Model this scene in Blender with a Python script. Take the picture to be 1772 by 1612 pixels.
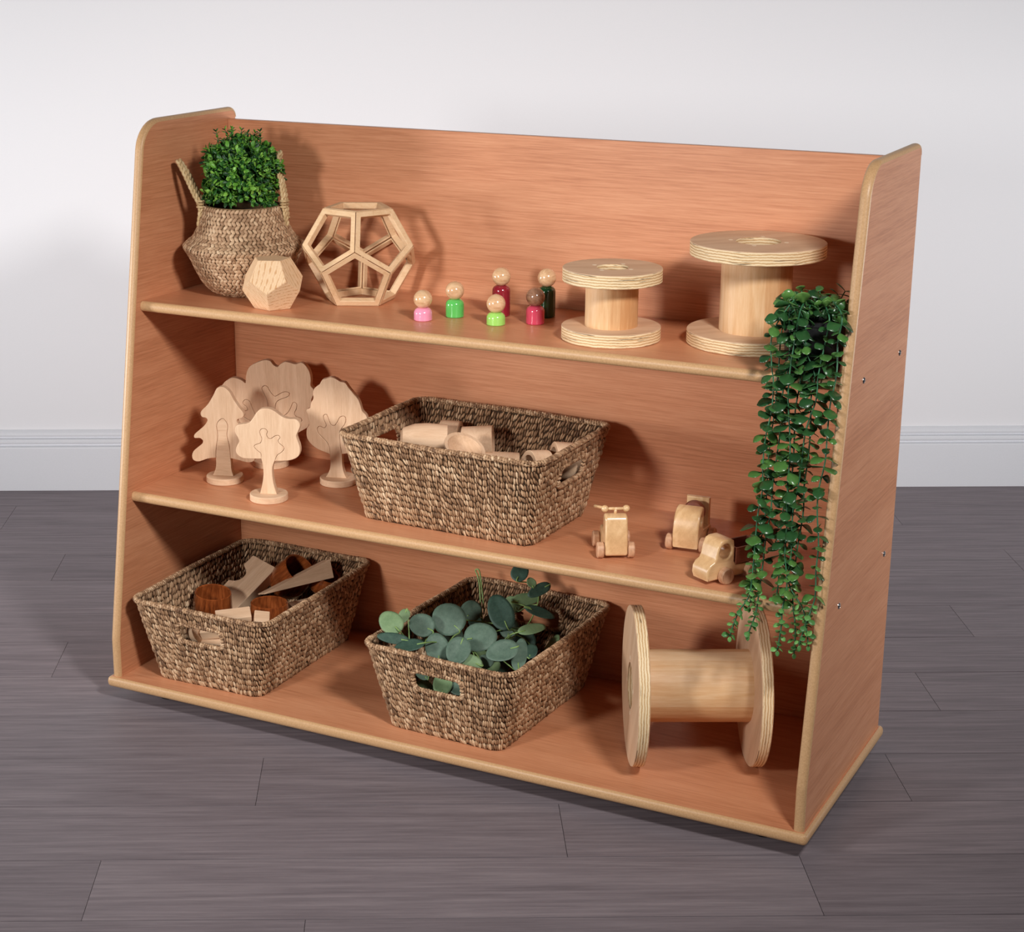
import bpy, bmesh, math, random
import numpy as np
from mathutils import Vector, Matrix
random.seed(7); rng = np.random.default_rng(11)
scene = bpy.context.scene
for o in list(bpy.data.objects): bpy.data.objects.remove(o)
COL = scene.collection
PI = math.pi

# ---------------------------------------------------------------- camera
F, PPX, PPY = 3161.43557, 749.096, 828.88
cam_d = bpy.data.cameras.new('camera'); cam = bpy.data.objects.new('camera', cam_d); COL.objects.link(cam)
cam_d.sensor_fit = 'HORIZONTAL'; cam_d.sensor_width = 36; cam_d.lens = F*36/1772
cam_d.shift_x = (886-PPX)/1772; cam_d.shift_y = (PPY-806)/1772
cam_d.clip_start = .05; cam_d.clip_end = 50
cam.location = (1.85059, -2.33754, 1.25051); cam.rotation_euler = (1.27562, 0.00077, 0.48627)
scene.camera = cam

# ---------------------------------------------------------------- world, lights, exposure
scene.view_settings.view_transform = 'Standard'; scene.view_settings.look = 'None'
scene.view_settings.gamma = 1; scene.view_settings.use_curve_mapping = False
scene.view_settings.exposure = 0.0
world = bpy.data.worlds.new('studio'); scene.world = world; world.use_nodes = True
world.node_tree.nodes['Background'].inputs[0].default_value = (.78, .84, 1, 1)
world.node_tree.nodes['Background'].inputs[1].default_value = 0.035
AL = 0.49887; UX = Vector((math.cos(AL), math.sin(AL), 0)); VX = Vector((-math.sin(AL), math.cos(AL), 0))
ZF = -0.045; WY = 1.26126
def area(name, loc, target, size, power, color=(1,1,1), spread=PI, size_y=None):
    d = bpy.data.lights.new(name, 'AREA'); d.shape = 'RECTANGLE' if size_y else 'DISK'; d.size = size
    if size_y: d.size_y = size_y
    d.energy = power; d.color = color; d.spread = spread
    o = bpy.data.objects.new(name, d); COL.objects.link(o); o.location = loc
    o.rotation_euler = (Vector(target)-Vector(loc)).to_track_quat('-Z', 'Y').to_euler()
    return o
area('softbox_left', (0.05, -2.10, 1.12), (.48, .10, .36), .34, 4.6, (1, .985, .965), math.radians(66))
area('softbox_right', (2.1, -1.12, 1.85), (.12, .02, .34), .34, 12.2, (1, .985, .965), math.radians(92))
for nm, uu, tu, pw in (('added_wall_fill_left', -2.3, 1.2, 15.5), ('added_wall_fill_right', 3.6, .1, 13.2)):  # unseen strip lamps added at both sides to brighten the wall
    a_ = UX*uu + VX*(-.1); b_ = UX*tu + VX*WY
    area(nm, (a_.x, a_.y, .56), (b_.x, b_.y, .85), .5, pw, (.985, .99, 1), math.radians(84), .55)

# ---------------------------------------------------------------- material helpers
def lin(c):
    return tuple((x/255/12.92 if x/255 <= .04045 else ((x/255+.055)/1.055)**2.4) for x in c) + (1,)
class NT:
    def __init__(s, name, rough=.5, spec=.5, coat=0):
        s.m = bpy.data.materials.new(name); s.m.use_nodes = True; s.t = s.m.node_tree; s.b = s.t.nodes['Principled BSDF']
        s.b.inputs['Roughness'].default_value = rough; s.b.inputs['Specular IOR Level'].default_value = spec
        if coat: s.b.inputs['Coat Weight'].default_value = coat; s.b.inputs['Coat Roughness'].default_value = .12
    def n(s, typ, **k):
        x = s.t.nodes.new(typ)
        for a, v in k.items():
            if a.startswith('i_'): x.inputs[a[2:].replace('_', ' ')].default_value = v
            else: setattr(x, a, v)
        return x
    def l(s, a, b): s.t.links.new(a, b)
    def coords(s, scale=(1,1,1), rot=(0,0,0), gen='Object'):
        c = s.n('ShaderNodeTexCoord'); m = s.n('ShaderNodeMapping'); m.inputs['Scale'].default_value = scale; m.inputs['Rotation'].default_value = rot
        s.l(c.outputs[gen], m.inputs[0]); return m.outputs[0]
    def noise(s, vec, scale, detail=4, rough=.55, dist=0):
        x = s.n('ShaderNodeTexNoise'); x.inputs['Scale'].default_value = scale; x.inputs['Detail'].default_value = detail
        x.inputs['Roughness'].default_value = rough; x.inputs['Distortion'].default_value = dist
        s.l(vec, x.inputs['Vector']); return x.outputs[0]
    def ramp(s, fac, stops):
        r = s.n('ShaderNodeValToRGB'); e = r.color_ramp.elements
        while len(e) < len(stops): e.new(.5)
        for x, (p, c) in zip(e, stops): x.position = p; x.color = lin(c)
        s.l(fac, r.inputs[0]); return r.outputs[0]
    def mix(s, a, b, fac, mode='MIX'):
        x = s.n('ShaderNodeMix', data_type='RGBA', blend_type=mode)
        for v, i in ((fac, 0), (a, 6), (b, 7)):
            if hasattr(v, 'links'): s.l(v, x.inputs[i])
            else: x.inputs[i].default_value = v
        return x.outputs[2]
    def math(s, op, a, b=0.):
        x = s.n('ShaderNodeMath', operation=op)
        for i, v in enumerate((a, b)):
            if hasattr(v, 'links'): s.l(v, x.inputs[i])
            else: x.inputs[i].default_value = v
        return x.outputs[0]
    def bump(s, h, strength, dist=.001):
        x = s.n('ShaderNodeBump'); x.inputs['Strength'].default_value = strength; x.inputs['Distance'].default_value = dist
        s.l(h, x.inputs['Height']); s.l(x.outputs[0], s.b.inputs['Normal'])
    def col(s, c): s.l(c, s.b.inputs['Base Color']); return s

def wood(name, stops, axis=0, stretch=14, scale=9, rough=.5, spec=.4, coat=0, ring=.25, fine=260, bump=.08, obj_rand=False):
    """grain runs along the given object axis"""
    m = NT(name, rough, spec, coat)
    sc = [1., 1., 1.]; sc[axis] = 1/stretch
    v = m.coords(tuple(sc))
    big = m.noise(v, scale, 3, .5, .6)
    rings = m.math('SINE', m.math('MULTIPLY', big, 46.)); rings = m.math('MULTIPLY_ADD', rings, .5); 
    m.t.nodes[-1].inputs[2].default_value = .5
    fn = m.noise(v, fine, 3, .7)
    f = m.math('ADD', m.math('MULTIPLY', rings, ring), m.math('MULTIPLY', fn, 1-ring))
    mid = m.noise(m.coords(tuple(sc)), scale*2.3, 4, .6)
    f = m.math('ADD', m.math('MULTIPLY', f, .72), m.math('MULTIPLY', mid, .28))
    m.col(m.ramp(f, stops))
    if bump: m.bump(fn, bump, .0006)
    return m.m

LAM = [(.34, (184,119,82)), (.5, (204,138,99)), (.66, (216,153,114))]
lam_x = wood('beech_laminate_long_grain', LAM, 0, 34, 6, .36, .45, 0, .08, 420, .05)
lam_y = wood('beech_laminate_deep_grain', LAM, 1, 34, 6, .36, .45, 0, .08, 420, .05)
def plain(name, c1, c2, scale, rough=.5, spec=.4, coat=0, bump=0):
    m = NT(name, rough, spec, coat); n = m.noise(m.coords(), scale, 5, .7)
    m.col(m.ramp(n, [(.3, c1), (.7, c2)]))
    if bump: m.bump(n, bump, .001)
    return m.m
edging = plain('tan_fibreboard_edge', (184,142,98), (208,166,122), 420, .42, .45)
PINE = [(.2, (196,150,106)), (.45, (222,184,142)), (.8, (234,202,164))]
pine_x = wood('pine_grain_x', PINE, 0, 5, 12, .5, .35, 0, .12, 240)
dowel_m = plain('pale_dowel_end', (236,216,186), (244,228,200), 300, .5)
pine_z = wood('pine_grain_z', PINE, 2, 12, 22, .5, .35, 0, .6, 240)
BEECH = [(.2, (200,160,126)), (.5, (222,186,152)), (.8, (236,204,172))]
beech_z = wood('raw_beech_grain_z', BEECH, 2, 10, 14, .62, .25, 0, .2, 320)
beech_x = wood('raw_beech_grain_x', BEECH, 0, 10, 14, .62, .25, 0, .2, 320)
beech_y = wood('raw_beech_grain_y', BEECH, 1, 10, 14, .62, .25, 0, .2, 320)
MAPLE = [(.2, (205,160,112)), (.5, (226,184,134)), (.8, (238,202,156))]
maple_z = wood('varnished_maple', MAPLE, 2, 9, 18, .28, .5, .3, .35, 260, .03)
maple_x = wood('varnished_maple_side', MAPLE, 0, 9, 18, .28, .5, .3, .35, 260, .03)
wheel_wood = wood('turned_beech_wheel', [(.2, (176,128,96)), (.5, (208,160,124)), (.8, (222,180,146))], 2, 4, 30, .5, .35, 0, .3, 420)
MAHO = [(.32, (76,32,14)), (.5, (132,66,30)), (.66, (164,88,44))]
maho = wood('dark_red_brown_turned_wood', MAHO, 2, 7, 10, .22, .5, .5, .14, 200, .03)
brown_block = wood('brown_stained_wood', [(.2, (100,52,38)), (.5, (132,72,52)), (.8, (150,86,64))], 0, 8, 20, .4, .4, 0, .2, 260)
plyface_x = wood('birch_face', [(.2, (196,156,122)), (.5, (216,180,146)), (.8, (228,196,164))], 0, 9, 9, .5, .3, 0, .25, 260)
def ply_edge(name, axis, t):
    m = NT(name, .55, .3); c = m.coords(); sep = m.n('ShaderNodeSeparateXYZ'); m.l(c, sep.inputs[0])
    z = sep.outputs[axis]
    nz = m.noise(c, 38, 4, .7); zz = m.math('ADD', z, m.math('MULTIPLY', nz, .0052))
    s_ = m.math('SINE', m.math('MULTIPLY', zz, 2*PI/(t/5)))
    base = m.ramp(m.math('MULTIPLY_ADD', s_, .5), [(.15, (200,160,112)), (.4, (232,204,160)), (.8, (242,218,178))])
    m.t.nodes[-2].inputs[2].default_value = .5
    sc = [9, 9, 9]; sc[axis] = 190
    v = m.coords(tuple(sc)); spots = m.noise(v, 2.6, 3, .6)
    sp = m.ramp(spots, [(.60, (0,0,0)), (.66, (255,255,255))])
    dark = m.mix(base, lin((92,68,48)), sp)
    m.col(m.mix(base, dark, .85)); return m.m
ply_z = ply_edge('birch_ply_edge', 2, .0205)
def staves(name, n):
    m = NT(name, .5, .35); c = m.coords(); sep = m.n('ShaderNodeSeparateXYZ'); m.l(c, sep.inputs[0])
    a = m.math('ARCTAN2', sep.outputs[1], sep.outputs[0]); k = m.math('FLOOR', m.math('MULTIPLY', a, n/(2*PI)))
    wn = m.n('ShaderNodeTexWhiteNoise', noise_dimensions='1D'); m.l(k, wn.inputs['W'])
    sc = m.coords((1,1,1/12)); add = m.n('ShaderNodeVectorMath', operation='ADD'); m.l(sc, add.inputs[0]); m.l(wn.outputs['Color'], add.inputs[1])
    big = m.noise(add.outputs[0], 16, 3, .5, .8); rings = m.math('SINE', m.math('MULTIPLY', big, 50.))
    fn = m.noise(add.outputs[0], 300, 3, .7)
    f = m.math('ADD', m.math('MULTIPLY', rings, .05), m.math('MULTIPLY', fn, .42)); f = m.math('ADD', f, m.math('MULTIPLY', wn.outputs['Value'], .55))
    m.col(m.ramp(f, [(.22, (204,148,98)), (.48, (224,180,132)), (.78, (240,208,168))])); return m.m
stave = staves('pine_staves', 14)
def painted(name, c): 
    m = NT(name, .18, .5, .4); m.b.inputs['Base Color'].default_value = lin(c); return m.m
metal = NT('zinc_screw', .25); metal.b.inputs['Metallic'].default_value = 1; metal.b.inputs['Base Color'].default_value = (.6,.6,.6,1); metal = metal.m
black_pl = NT('black_plastic', .45); black_pl.b.inputs['Base Color'].default_value = (.012,.012,.013,1); black_pl = black_pl.m
def fibre(name, stops, rough=.6, bump=.3):
    m = NT(name, rough, .3); g = m.n('ShaderNodeNewGeometry')
    n = m.noise(m.coords(), 900, 3, .7); n2 = m.noise(m.coords(), 14, 2)
    f = m.math('ADD', m.math('MULTIPLY', g.outputs['Random Per Island'], .62), m.math('MULTIPLY', n, .38))
    f = m.math('ADD', f, m.math('MULTIPLY', m.math('SUBTRACT', n2, .5), .5))
    m.col(m.ramp(f, stops)); m.bump(n, bump, .001); return m.m
seagrass = fibre('seagrass_cord', [(.10, (98,70,50)), (.38, (153,117,86)), (.66, (187,150,115)), (.95, (230,201,166))])
seagrass_gap_shade = plain('seagrass_inner_shadow_core', (50,36,26), (76,58,42), 300, .9, .1)  # dark brown paints the shade in the gaps of the weave
braid_m = fibre('braided_seagrass', [(.1, (136,102,74)), (.4, (176,140,108)), (.7, (196,162,128)), (.95, (226,196,162))])
handle_m = fibre('seagrass_handle_cord', [(.1, (150,118,78)), (.5, (196,166,122)), (.95, (226,202,160))])
def leafmat(name, stops, rough=.4, spec=.4, vein=False, trans=0.0):
    m = NT(name, rough, spec); g = m.n('ShaderNodeNewGeometry')
    n = m.noise(m.coords(), 120, 3, .6)
    f = m.math('ADD', m.math('MULTIPLY', g.outputs['Random Per Island'], .8), m.math('MULTIPLY', n, .25))
    m.col(m.ramp(f, stops)); m.bump(n, .15, .001); return m.m
box_leaf = leafmat('boxwood_leaf', [(.1, (20,48,26)), (.40, (46,96,36)), (.70, (98,154,52)), (1, (150,194,84))], .4)
vine_leaf = leafmat('vine_leaf', [(.1, (30,62,34)), (.55, (50,92,48)), (.85, (80,124,58)), (1, (112,150,78))], .28, .5)
vine_tip = leafmat('vine_tip_leaf', [(.1, (56,104,56)), (.6, (98,152,80)), (1, (124,176,98))], .4)
vine_stem = plain('vine_stem_green', (40,92,64), (60,118,78), 80, .45)
def eucmat(name, c1, c2):
    m = NT(name, .55, .35); t = m.n('ShaderNodeTexCoord'); 
    n = m.noise(m.coords(), 90, 5, .7); n2 = m.n('ShaderNodeTexVoronoi', feature='DISTANCE_TO_EDGE'); n2.inputs['Scale'].default_value = 260
    m.l(m.coords(), n2.inputs['Vector'])
    ve = m.ramp(n2.outputs[0], [(.0, (70,70,70)), (.1, (0,0,0))])
    c = m.ramp(n, [(.3, c1), (.7, c2)]); m.col(m.mix(c, lin((150,178,150)), m.math('MULTIPLY', ve, .6)))
    m.bump(n, .2, .001); return m.m
euc = [eucmat('eucalyptus_leaf_grey_green', (74,96,82), (98,120,104)), eucmat('eucalyptus_leaf_dark', (42,66,56), (62,88,74)), eucmat('eucalyptus_leaf_light', (102,128,90), (126,150,108))]
euc_stem = plain('eucalyptus_stem', (112,144,78), (142,170,102), 90, .5)

# ---------------------------------------------------------------- object helpers
def tag(o, label=None, cat=None, group=None, kind=None):
    if label: o['label'] = label
    if cat: o['category'] = cat
    if group: o['group'] = group
    if kind: o['kind'] = kind
    return o
def empty(name, loc, rz=0, label=None, cat=None, group=None):
    o = bpy.data.objects.new(name, None); COL.objects.link(o); o.location = loc; o.rotation_euler = (0,0,rz); o.empty_display_size = .02
    return tag(o, label, cat, group)
def link(name, me, mats, parent=None, smooth=False, M=None):
    if M is not None: me.transform(M)
    for m in (mats if isinstance(mats, (list, tuple)) else [mats]): me.materials.append(m)
    if smooth is True: me.shade_smooth()
    elif smooth: 
        me.shade_smooth()
        me.set_sharp_from_angle(angle=math.radians(smooth))
    o = bpy.data.objects.new(name, me); COL.objects.link(o)
    if parent: o.parent = parent
    if 'wn' in me: o.modifiers.new('face_normals', 'WEIGHTED_NORMAL').keep_sharp = True
    return o
def mesh(vs, fs, mi=None):
    me = bpy.data.meshes.new('m'); me.from_pydata([tuple(v) for v in vs], [], [tuple(f) for f in fs])
    if mi is not None: me.polygons.foreach_set('material_index', mi)
    me.update(); return me
def bm_mesh(bm):
    me = bpy.data.meshes.new('m'); bmesh.ops.recalc_face_normals(bm, faces=bm.faces); bm.to_mesh(me); bm.free(); return me
def box(x0, x1, y0, y1, z0, z1, bev=0, seg=2):
    bm = bmesh.new(); bmesh.ops.create_cube(bm, size=1)
    for v in bm.verts: v.co = Vector(((x0+x1)/2+v.co.x*(x1-x0), (y0+y1)/2+v.co.y*(y1-y0), (z0+z1)/2+v.co.z*(z1-z0)))
    if bev: bmesh.ops.bevel(bm, geom=list(bm.edges), offset=bev, segments=seg, affect='EDGES', profile=.5)
    return bm_mesh(bm)
def convex(pts, bev=0, seg=2):
    bm = bmesh.new(); [bm.verts.new(p) for p in pts]; bmesh.ops.convex_hull(bm, input=bm.verts)
    bmesh.ops.dissolve_limit(bm, angle_limit=.02, verts=bm.verts, edges=bm.edges)
    if bev: bmesh.ops.bevel(bm, geom=list(bm.edges), offset=bev, segments=seg, affect='EDGES', profile=.5)
    return bm_mesh(bm)
def lathe(prof, n=48, closed=False):
    """prof (r,z) list; closed joins last to first"""
    vs, fs = [], []; k = len(prof)
    for r, z in prof:
        for i in range(n): a = 2*PI*i/n; vs.append((max(r, 1e-5)*math.cos(a), max(r, 1e-5)*math.sin(a), z))
    for j in range(k if closed else k-1):
        for i in range(n):
            a, b, c, d = j*n+i, j*n+(i+1)%n, ((j+1) % k)*n+(i+1)%n, ((j+1) % k)*n+i; fs.append((a, b, c, d))
    bm = bmesh.new(); V = [bm.verts.new(v) for v in vs]
    for f in fs: bm.faces.new([V[i] for i in f])
    bmesh.ops.remove_doubles(bm, verts=bm.verts, dist=3e-5)
    return bm_mesh(bm)
def tube_arrays(path, r, n=8, caps=True):
    P = [Vector(p) for p in path]; vs, fs = [], []; up = None
    for i, p in enumerate(P):
        t = (P[min(i+1, len(P)-1)]-P[max(i-1, 0)]).normalized()
        if up is None:
            up = Vector((0,0,1)) if abs(t.z) < .9 else Vector((1,0,0))
        a = (up - t*up.dot(t)).normalized(); b = t.cross(a); up = a
        rr = r[i] if isinstance(r, (list, tuple)) else r
        for k in range(n): th = 2*PI*k/n; vs.append(p + (a*math.cos(th)+b*math.sin(th))*rr)
    for i in range(len(P)-1):
        for k in range(n): fs.append((i*n+k, i*n+(k+1)%n, (i+1)*n+(k+1)%n, (i+1)*n+k))
    if caps: fs.append(tuple(range(n))[::-1]); fs.append(tuple((len(P)-1)*n+k for k in range(n)))
    return vs, fs
def tubes(paths, r, n=8):
    vs, fs = [], []
    for j, p in enumerate(paths):
        v, f = tube_arrays(p, r[j] if isinstance(r, list) and isinstance(r[0], list) else r, n); o = len(vs); vs += v; fs += [tuple(i+o for i in q) for q in f]
    return mesh(vs, fs)
def slab(outlines, thick, bev=.001, res=2):
    """2D outlines (first outer, rest holes) extruded; lies in XY, centred on z=0, rounded edges"""
    cu = bpy.data.curves.new('c', 'CURVE'); cu.dimensions = '2D'; cu.fill_mode = 'BOTH'
    cu.extrude = thick/2-bev; cu.bevel_depth = bev; cu.bevel_resolution = res; cu.offset = -bev
    for ol in outlines:
        sp = cu.splines.new('POLY'); sp.points.add(len(ol)-1); sp.use_cyclic_u = True
        for q, (x, y) in zip(sp.points, ol): q.co = (x, y, 0, 1)
    o = bpy.data.objects.new('c', cu); COL.objects.link(o)
    me = bpy.data.meshes.new_from_object(o.evaluated_get(bpy.context.evaluated_depsgraph_get()))
    bpy.data.objects.remove(o); bpy.data.curves.remove(cu)
    me.materials.clear(); me['wn'] = 1; return me
def aim(o, loc, axis, twist=0., along=0.):
    """place with local z along axis; along shifts the origin down the axis"""
    ax = Vector(axis).normalized(); o.rotation_mode = 'QUATERNION'
    o.rotation_quaternion = ax.to_track_quat('Z', 'Y') @ Matrix.Rotation(twist, 4, 'Z').to_quaternion(); o.location = Vector(loc)-ax*along; return o
def frame3(o, loc, xa, ya):
    x = Vector(xa).normalized(); y = Vector(ya); y = (y-x*y.dot(x)).normalized(); z = x.cross(y)
    o.matrix_world = Matrix.Translation(loc) @ Matrix((x, y, z)).transposed().to_4x4(); return o
def smooth_poly(pts, n=4, closed=True):
    out = []; k = len(pts); P = [Vector((*p, 0) if len(p) == 2 else p) for p in pts]
    rng_ = range(k if closed else k-1)
    for i in rng_:
        g = (lambda j: P[j % k]) if closed else (lambda j: P[max(0, min(k-1, j))])
        a, b, c, d = g(i-1), g(i), g(i+1), g(i+2)
        for s in range(n):
            t = s/n; v = .5*((2*b)+(c-a)*t+(2*a-5*b+4*c-d)*t*t+(3*b-a-3*c+d)*t**3); out.append(v)
    if not closed: out.append(P[-1])
    return [(v.x, v.y) if len(pts[0]) == 2 else v for v in out]
STAND = Matrix(((1,0,0,0),(0,0,-1,0),(0,1,0,0),(0,0,0,1)))      # XY drawing stood upright: y -> z, thickness along y
def copy_thing(o, loc=None, rz=None, **k):
    r = o.copy(); COL.objects.link(r)
    if loc is not None: r.location = loc
    if rz is not None: r.rotation_euler.z = rz
    for ch in list(o.children):
        c = ch.copy(); COL.objects.link(c); c.parent = r
        for g in list(ch.children): d = g.copy(); COL.objects.link(d); d.parent = c
    return tag(r, k.get('label'), k.get('cat'), k.get('group'))

# stitches: many little cord segments in one mesh, vectorised
def ell_template(n=6, rings=3):
    vs = [(0,0,-.5)]; fs = []
    for j in range(1, rings+1):
        z = -.5+j/(rings+1); r = .5*math.sin(PI*(j/(rings+1)))**.55
        for i in range(n): a = 2*PI*i/n; vs.append((r*math.cos(a), r*math.sin(a), z))
    vs.append((0,0,.5)); top = len(vs)-1
    for i in range(n): fs.append((0, 1+(i+1)%n, 1+i))
    for j in range(rings-1):
        for i in range(n): a = 1+j*n+i; b = 1+j*n+(i+1)%n; fs.append((a, b, b+n, a+n))
    o = 1+(rings-1)*n
    for i in range(n): fs.append((o+i, o+(i+1)%n, top))
    return np.array(vs), fs
TV, TF = ell_template()
def stitches(pos, L, W, N, size, bend=None):
    """pos,L(long dir),W(width dir),N(normal): (k,3) arrays; size (k,3) = width, thickness, length"""
    pos, L, W, N, size = map(np.asarray, (pos, L, W, N, size)); k = len(pos)
    v = (TV[None, :, 0, None]*size[:, None, 0, None]*W[:, None] + TV[None, :, 1, None]*size[:, None, 1, None]*N[:, None]
         + TV[None, :, 2, None]*size[:, None, 2, None]*L[:, None]) + pos[:, None]
    nv = len(TV); me = bpy.data.meshes.new('m'); me.vertices.add(k*nv); me.vertices.foreach_set('co', v.reshape(-1).astype(np.float32))
    li = np.concatenate([np.array(f) for f in TF]); sz = np.array([len(f) for f in TF])
    allv = (li[None, :]+np.arange(k)[:, None]*nv).reshape(-1); sizes = np.tile(sz, k); starts = np.concatenate([[0], np.cumsum(sizes)[:-1]])
    me.loops.add(len(allv)); me.loops.foreach_set('vertex_index', allv.astype(np.int32))
    me.polygons.add(len(sizes)); me.polygons.foreach_set('loop_start', starts.astype(np.int32))
    me.update(calc_edges=True); me.validate(); return me
nrm = lambda a: a/np.maximum(np.linalg.norm(a, axis=-1, keepdims=True), 1e-9)
# ================================================================ room
W, T_, Y2, YB, ZB, HT, YT, ZK = 1.2, .0156, .41304, .3864, .9208, .9403, .13805, .069
Z1, Z2, S1, S2, EB = .64262, .32049, .1081, .0584, .0076
floor_m = NT('grey_oak_plank', .55, .25)
g = floor_m.n('ShaderNodeNewGeometry'); c0 = floor_m.coords((1/24, 1, 1))
rv = floor_m.n('ShaderNodeVectorMath', operation='SCALE'); rv.inputs[3].default_value = 37
cmb = floor_m.n('ShaderNodeCombineXYZ'); floor_m.l(g.outputs['Random Per Island'], cmb.inputs[0]); floor_m.l(g.outputs['Random Per Island'], cmb.inputs[1]); floor_m.l(cmb.outputs[0], rv.inputs[0])
ad = floor_m.n('ShaderNodeVectorMath', operation='ADD'); floor_m.l(c0, ad.inputs[0]); floor_m.l(rv.outputs[0], ad.inputs[1])
big = floor_m.noise(ad.outputs[0], 11, 3, .5, .9); ring = floor_m.math('SINE', floor_m.math('MULTIPLY', big, 60.))
fine = floor_m.noise(ad.outputs[0], 150, 5, .75); mid = floor_m.noise(ad.outputs[0], 26, 4, .6)
f = floor_m.math('ADD', floor_m.math('MULTIPLY', ring, .045), floor_m.math('MULTIPLY', fine, .75))
f = floor_m.math('ADD', f, floor_m.math('MULTIPLY', mid, .25)); f = floor_m.math('ADD', f, floor_m.math('MULTIPLY', g.outputs['Random Per Island'], .10))
floor_m.col(floor_m.ramp(f, [(.36, (104,95,99)), (.56, (124,114,118)), (.76, (143,132,135))])); floor_m.bump(fine, .12, .0006); floor_m = floor_m.m
gap_m = plain('dark_plank_joint', (40,36,38), (52,47,48), 40, .8, .2)
wall_m = NT('painted_wall', .85, .2); wn = wall_m.noise(wall_m.coords(), 700, 3); wall_m.col(wall_m.ramp(wn, [(.3, (236,235,237)), (.7, (239,238,240))])); wall_m.bump(wn, .05, .0005); wall_m = wall_m.m
skirt_m = NT('white_gloss_baseboard', .4, .4); wn = skirt_m.noise(skirt_m.coords(), 300, 3); skirt_m.col(skirt_m.ramp(wn, [(.3, (226,227,231)), (.7, (229,230,234))])); skirt_m = skirt_m.m

vs, fs, mi = [], [], []
PW, PL, R0, G = .1684, 1.012, -.73207, .0008
joint = {-1: .360, 0: .0557, 1: .731, 2: .265, 3: .72, 4: .4035, 5: .870, 6: .562, 7: .12, 8: .775, 9: .33, 10: .6, 11: .05}
for r in range(-12, 12):
    v0 = R0+r*PW; v1 = min(v0+PW, WY); 
    if v0 >= WY: continue
    u = joint.get(r, (r*.371) % 1.012)-4*PL
    while u < 4.2:
        a, b = u+G/2, u+PL-G/2; c, d = v0+.0010, v1-.0010; o = len(vs); h = .0006
        vs += [(a, c, 0), (b, c, 0), (b, d, 0), (a, d, 0), (a-h*0, c, -.004), (b, c, -.004), (b, d, -.004), (a, d, -.004)]
        fs += [(o, o+1, o+2, o+3), (o, o+4, o+5, o+1), (o+1, o+5, o+6, o+2), (o+2, o+6, o+7, o+3), (o+3, o+7, o+4, o)]; mi += [0]*5; u += PL
o = len(vs); vs += [(-4, -2.8, -.0015), (5.2, -2.8, -.0015), (5.2, WY, -.0015), (-4, WY, -.0015), (-4, -2.8, -.04), (5.2, -2.8, -.04), (5.2, WY, -.04), (-4, WY, -.04)]
fs += [(o, o+1, o+2, o+3), (o+7, o+6, o+5, o+4), (o, o+4, o+5, o+1), (o+1, o+5, o+6, o+2), (o+2, o+6, o+7, o+3), (o+3, o+7, o+4, o)]; mi += [1]*6
fl = link('floor', mesh(vs, fs, mi), [floor_m, gap_m]); fl.location = (0, 0, ZF); fl.rotation_euler.z = AL; tag(fl, kind='structure')
wl = link('wall_back', box(-4, 5.2, WY, WY+.1, -.04, 2.9), wall_m); wl.location = (0, 0, ZF); wl.rotation_euler.z = AL; tag(wl, kind='structure')
prof = [(0, 0), (.018, 0), (.018, .104), (.0172, .1072), (.0145, .1080), (.0085, .1100), (.0085, .1125), (.0145, .1150), (.0155, .1185), (.0150, .1225), (.0130, .1255), (.0050, .1275), (.0050, .1300), (.0110, .1320), (.0118, .1360), (.0105, .1400), (.0070, .1430), (.0030, .1455), (0, .1463)]
vs = [(x, WY-d, z) for x in (-4, 5.2) for d, z in prof]; k = len(prof)
fs = [(i, i+1, k+i+1, k+i) for i in range(k-1)] + [tuple(range(k))[::-1], tuple(range(k, 2*k)), (k-1, 0, k, 2*k-1)]
bb = link('baseboard_back', mesh(vs, fs), skirt_m); bb.location = (0, 0, ZF); bb.rotation_euler.z = AL; tag(bb, kind='structure')

# ================================================================ display shelf unit
def fillet(poly, radii, n=8):
    out = []; k = len(poly)
    for i in range(k):
        p, r = Vector(poly[i]), radii[i]
        if r <= 0: out.append(tuple(p)); continue
        a = (Vector(poly[i-1])-p).normalized(); b = (Vector(poly[(i+1) % k])-p).normalized()
        ang = a.angle(b); t = r/math.tan(ang/2); c = p+(a+b).normalized()*(r/math.sin(ang/2)); s = p+a*t-c; e = p+b*t-c
        da = s.angle_signed(e)
        for j in range(n+1): th = -da*j/n; out.append(tuple(c+Vector((s.x*math.cos(th)-s.y*math.sin(th), s.x*math.sin(th)+s.y*math.cos(th)))))
    return out
def bullnose(path, nor, axis, thick, bulge, closed=False, n=8):
    """half-round strip: path on one face edge, axis across the thickness, nor outward"""
    vs, fs = [], []; axis = Vector(axis)
    for p, q in zip(path, nor):
        for j in range(n+1):
            a = PI*j/n; vs.append(Vector(p)+axis*(thick/2*(1-math.cos(a)))+Vector(q)*(bulge*math.sin(a)**.75))
    k = len(path); m = n+1
    for i in range(k if closed else k-1):
        i2 = (i+1) % k
        for j in range(n): fs.append((i*m+j, i2*m+j, i2*m+j+1, i*m+j+1))
        fs.append((i*m+n, i2*m+n, i2*m, i*m))
    if not closed: fs.append(tuple(range(m))); fs.append(tuple((k-1)*m+j for j in range(m))[::-1])
    bm = bmesh.new(); V = [bm.verts.new(v) for v in vs]; [bm.faces.new([V[i] for i in f]) for f in fs]
    return bm_mesh(bm)
unit = empty('display_shelf', (0, 0, -.017), 0, 'wide orange-brown beech display shelf unit with tan edges standing on the grey floor', 'shelf unit')
OFF = Vector((0, 0, .017))
def part(name, me, mats, parent=unit, smooth=40):
    me.transform(Matrix.Translation(OFF)) if parent is unit or parent.parent is unit else None
    return link(name, me, mats, parent, smooth)
BU = .0062
core = [(BU, 0), (BU, ZK), (YT+BU, HT-BU), (Y2-BU*.3, HT-BU), (Y2, 0)]
rad = [0, .05, .052, .012, 0]
cf = fillet(core, rad, 12)
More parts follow.
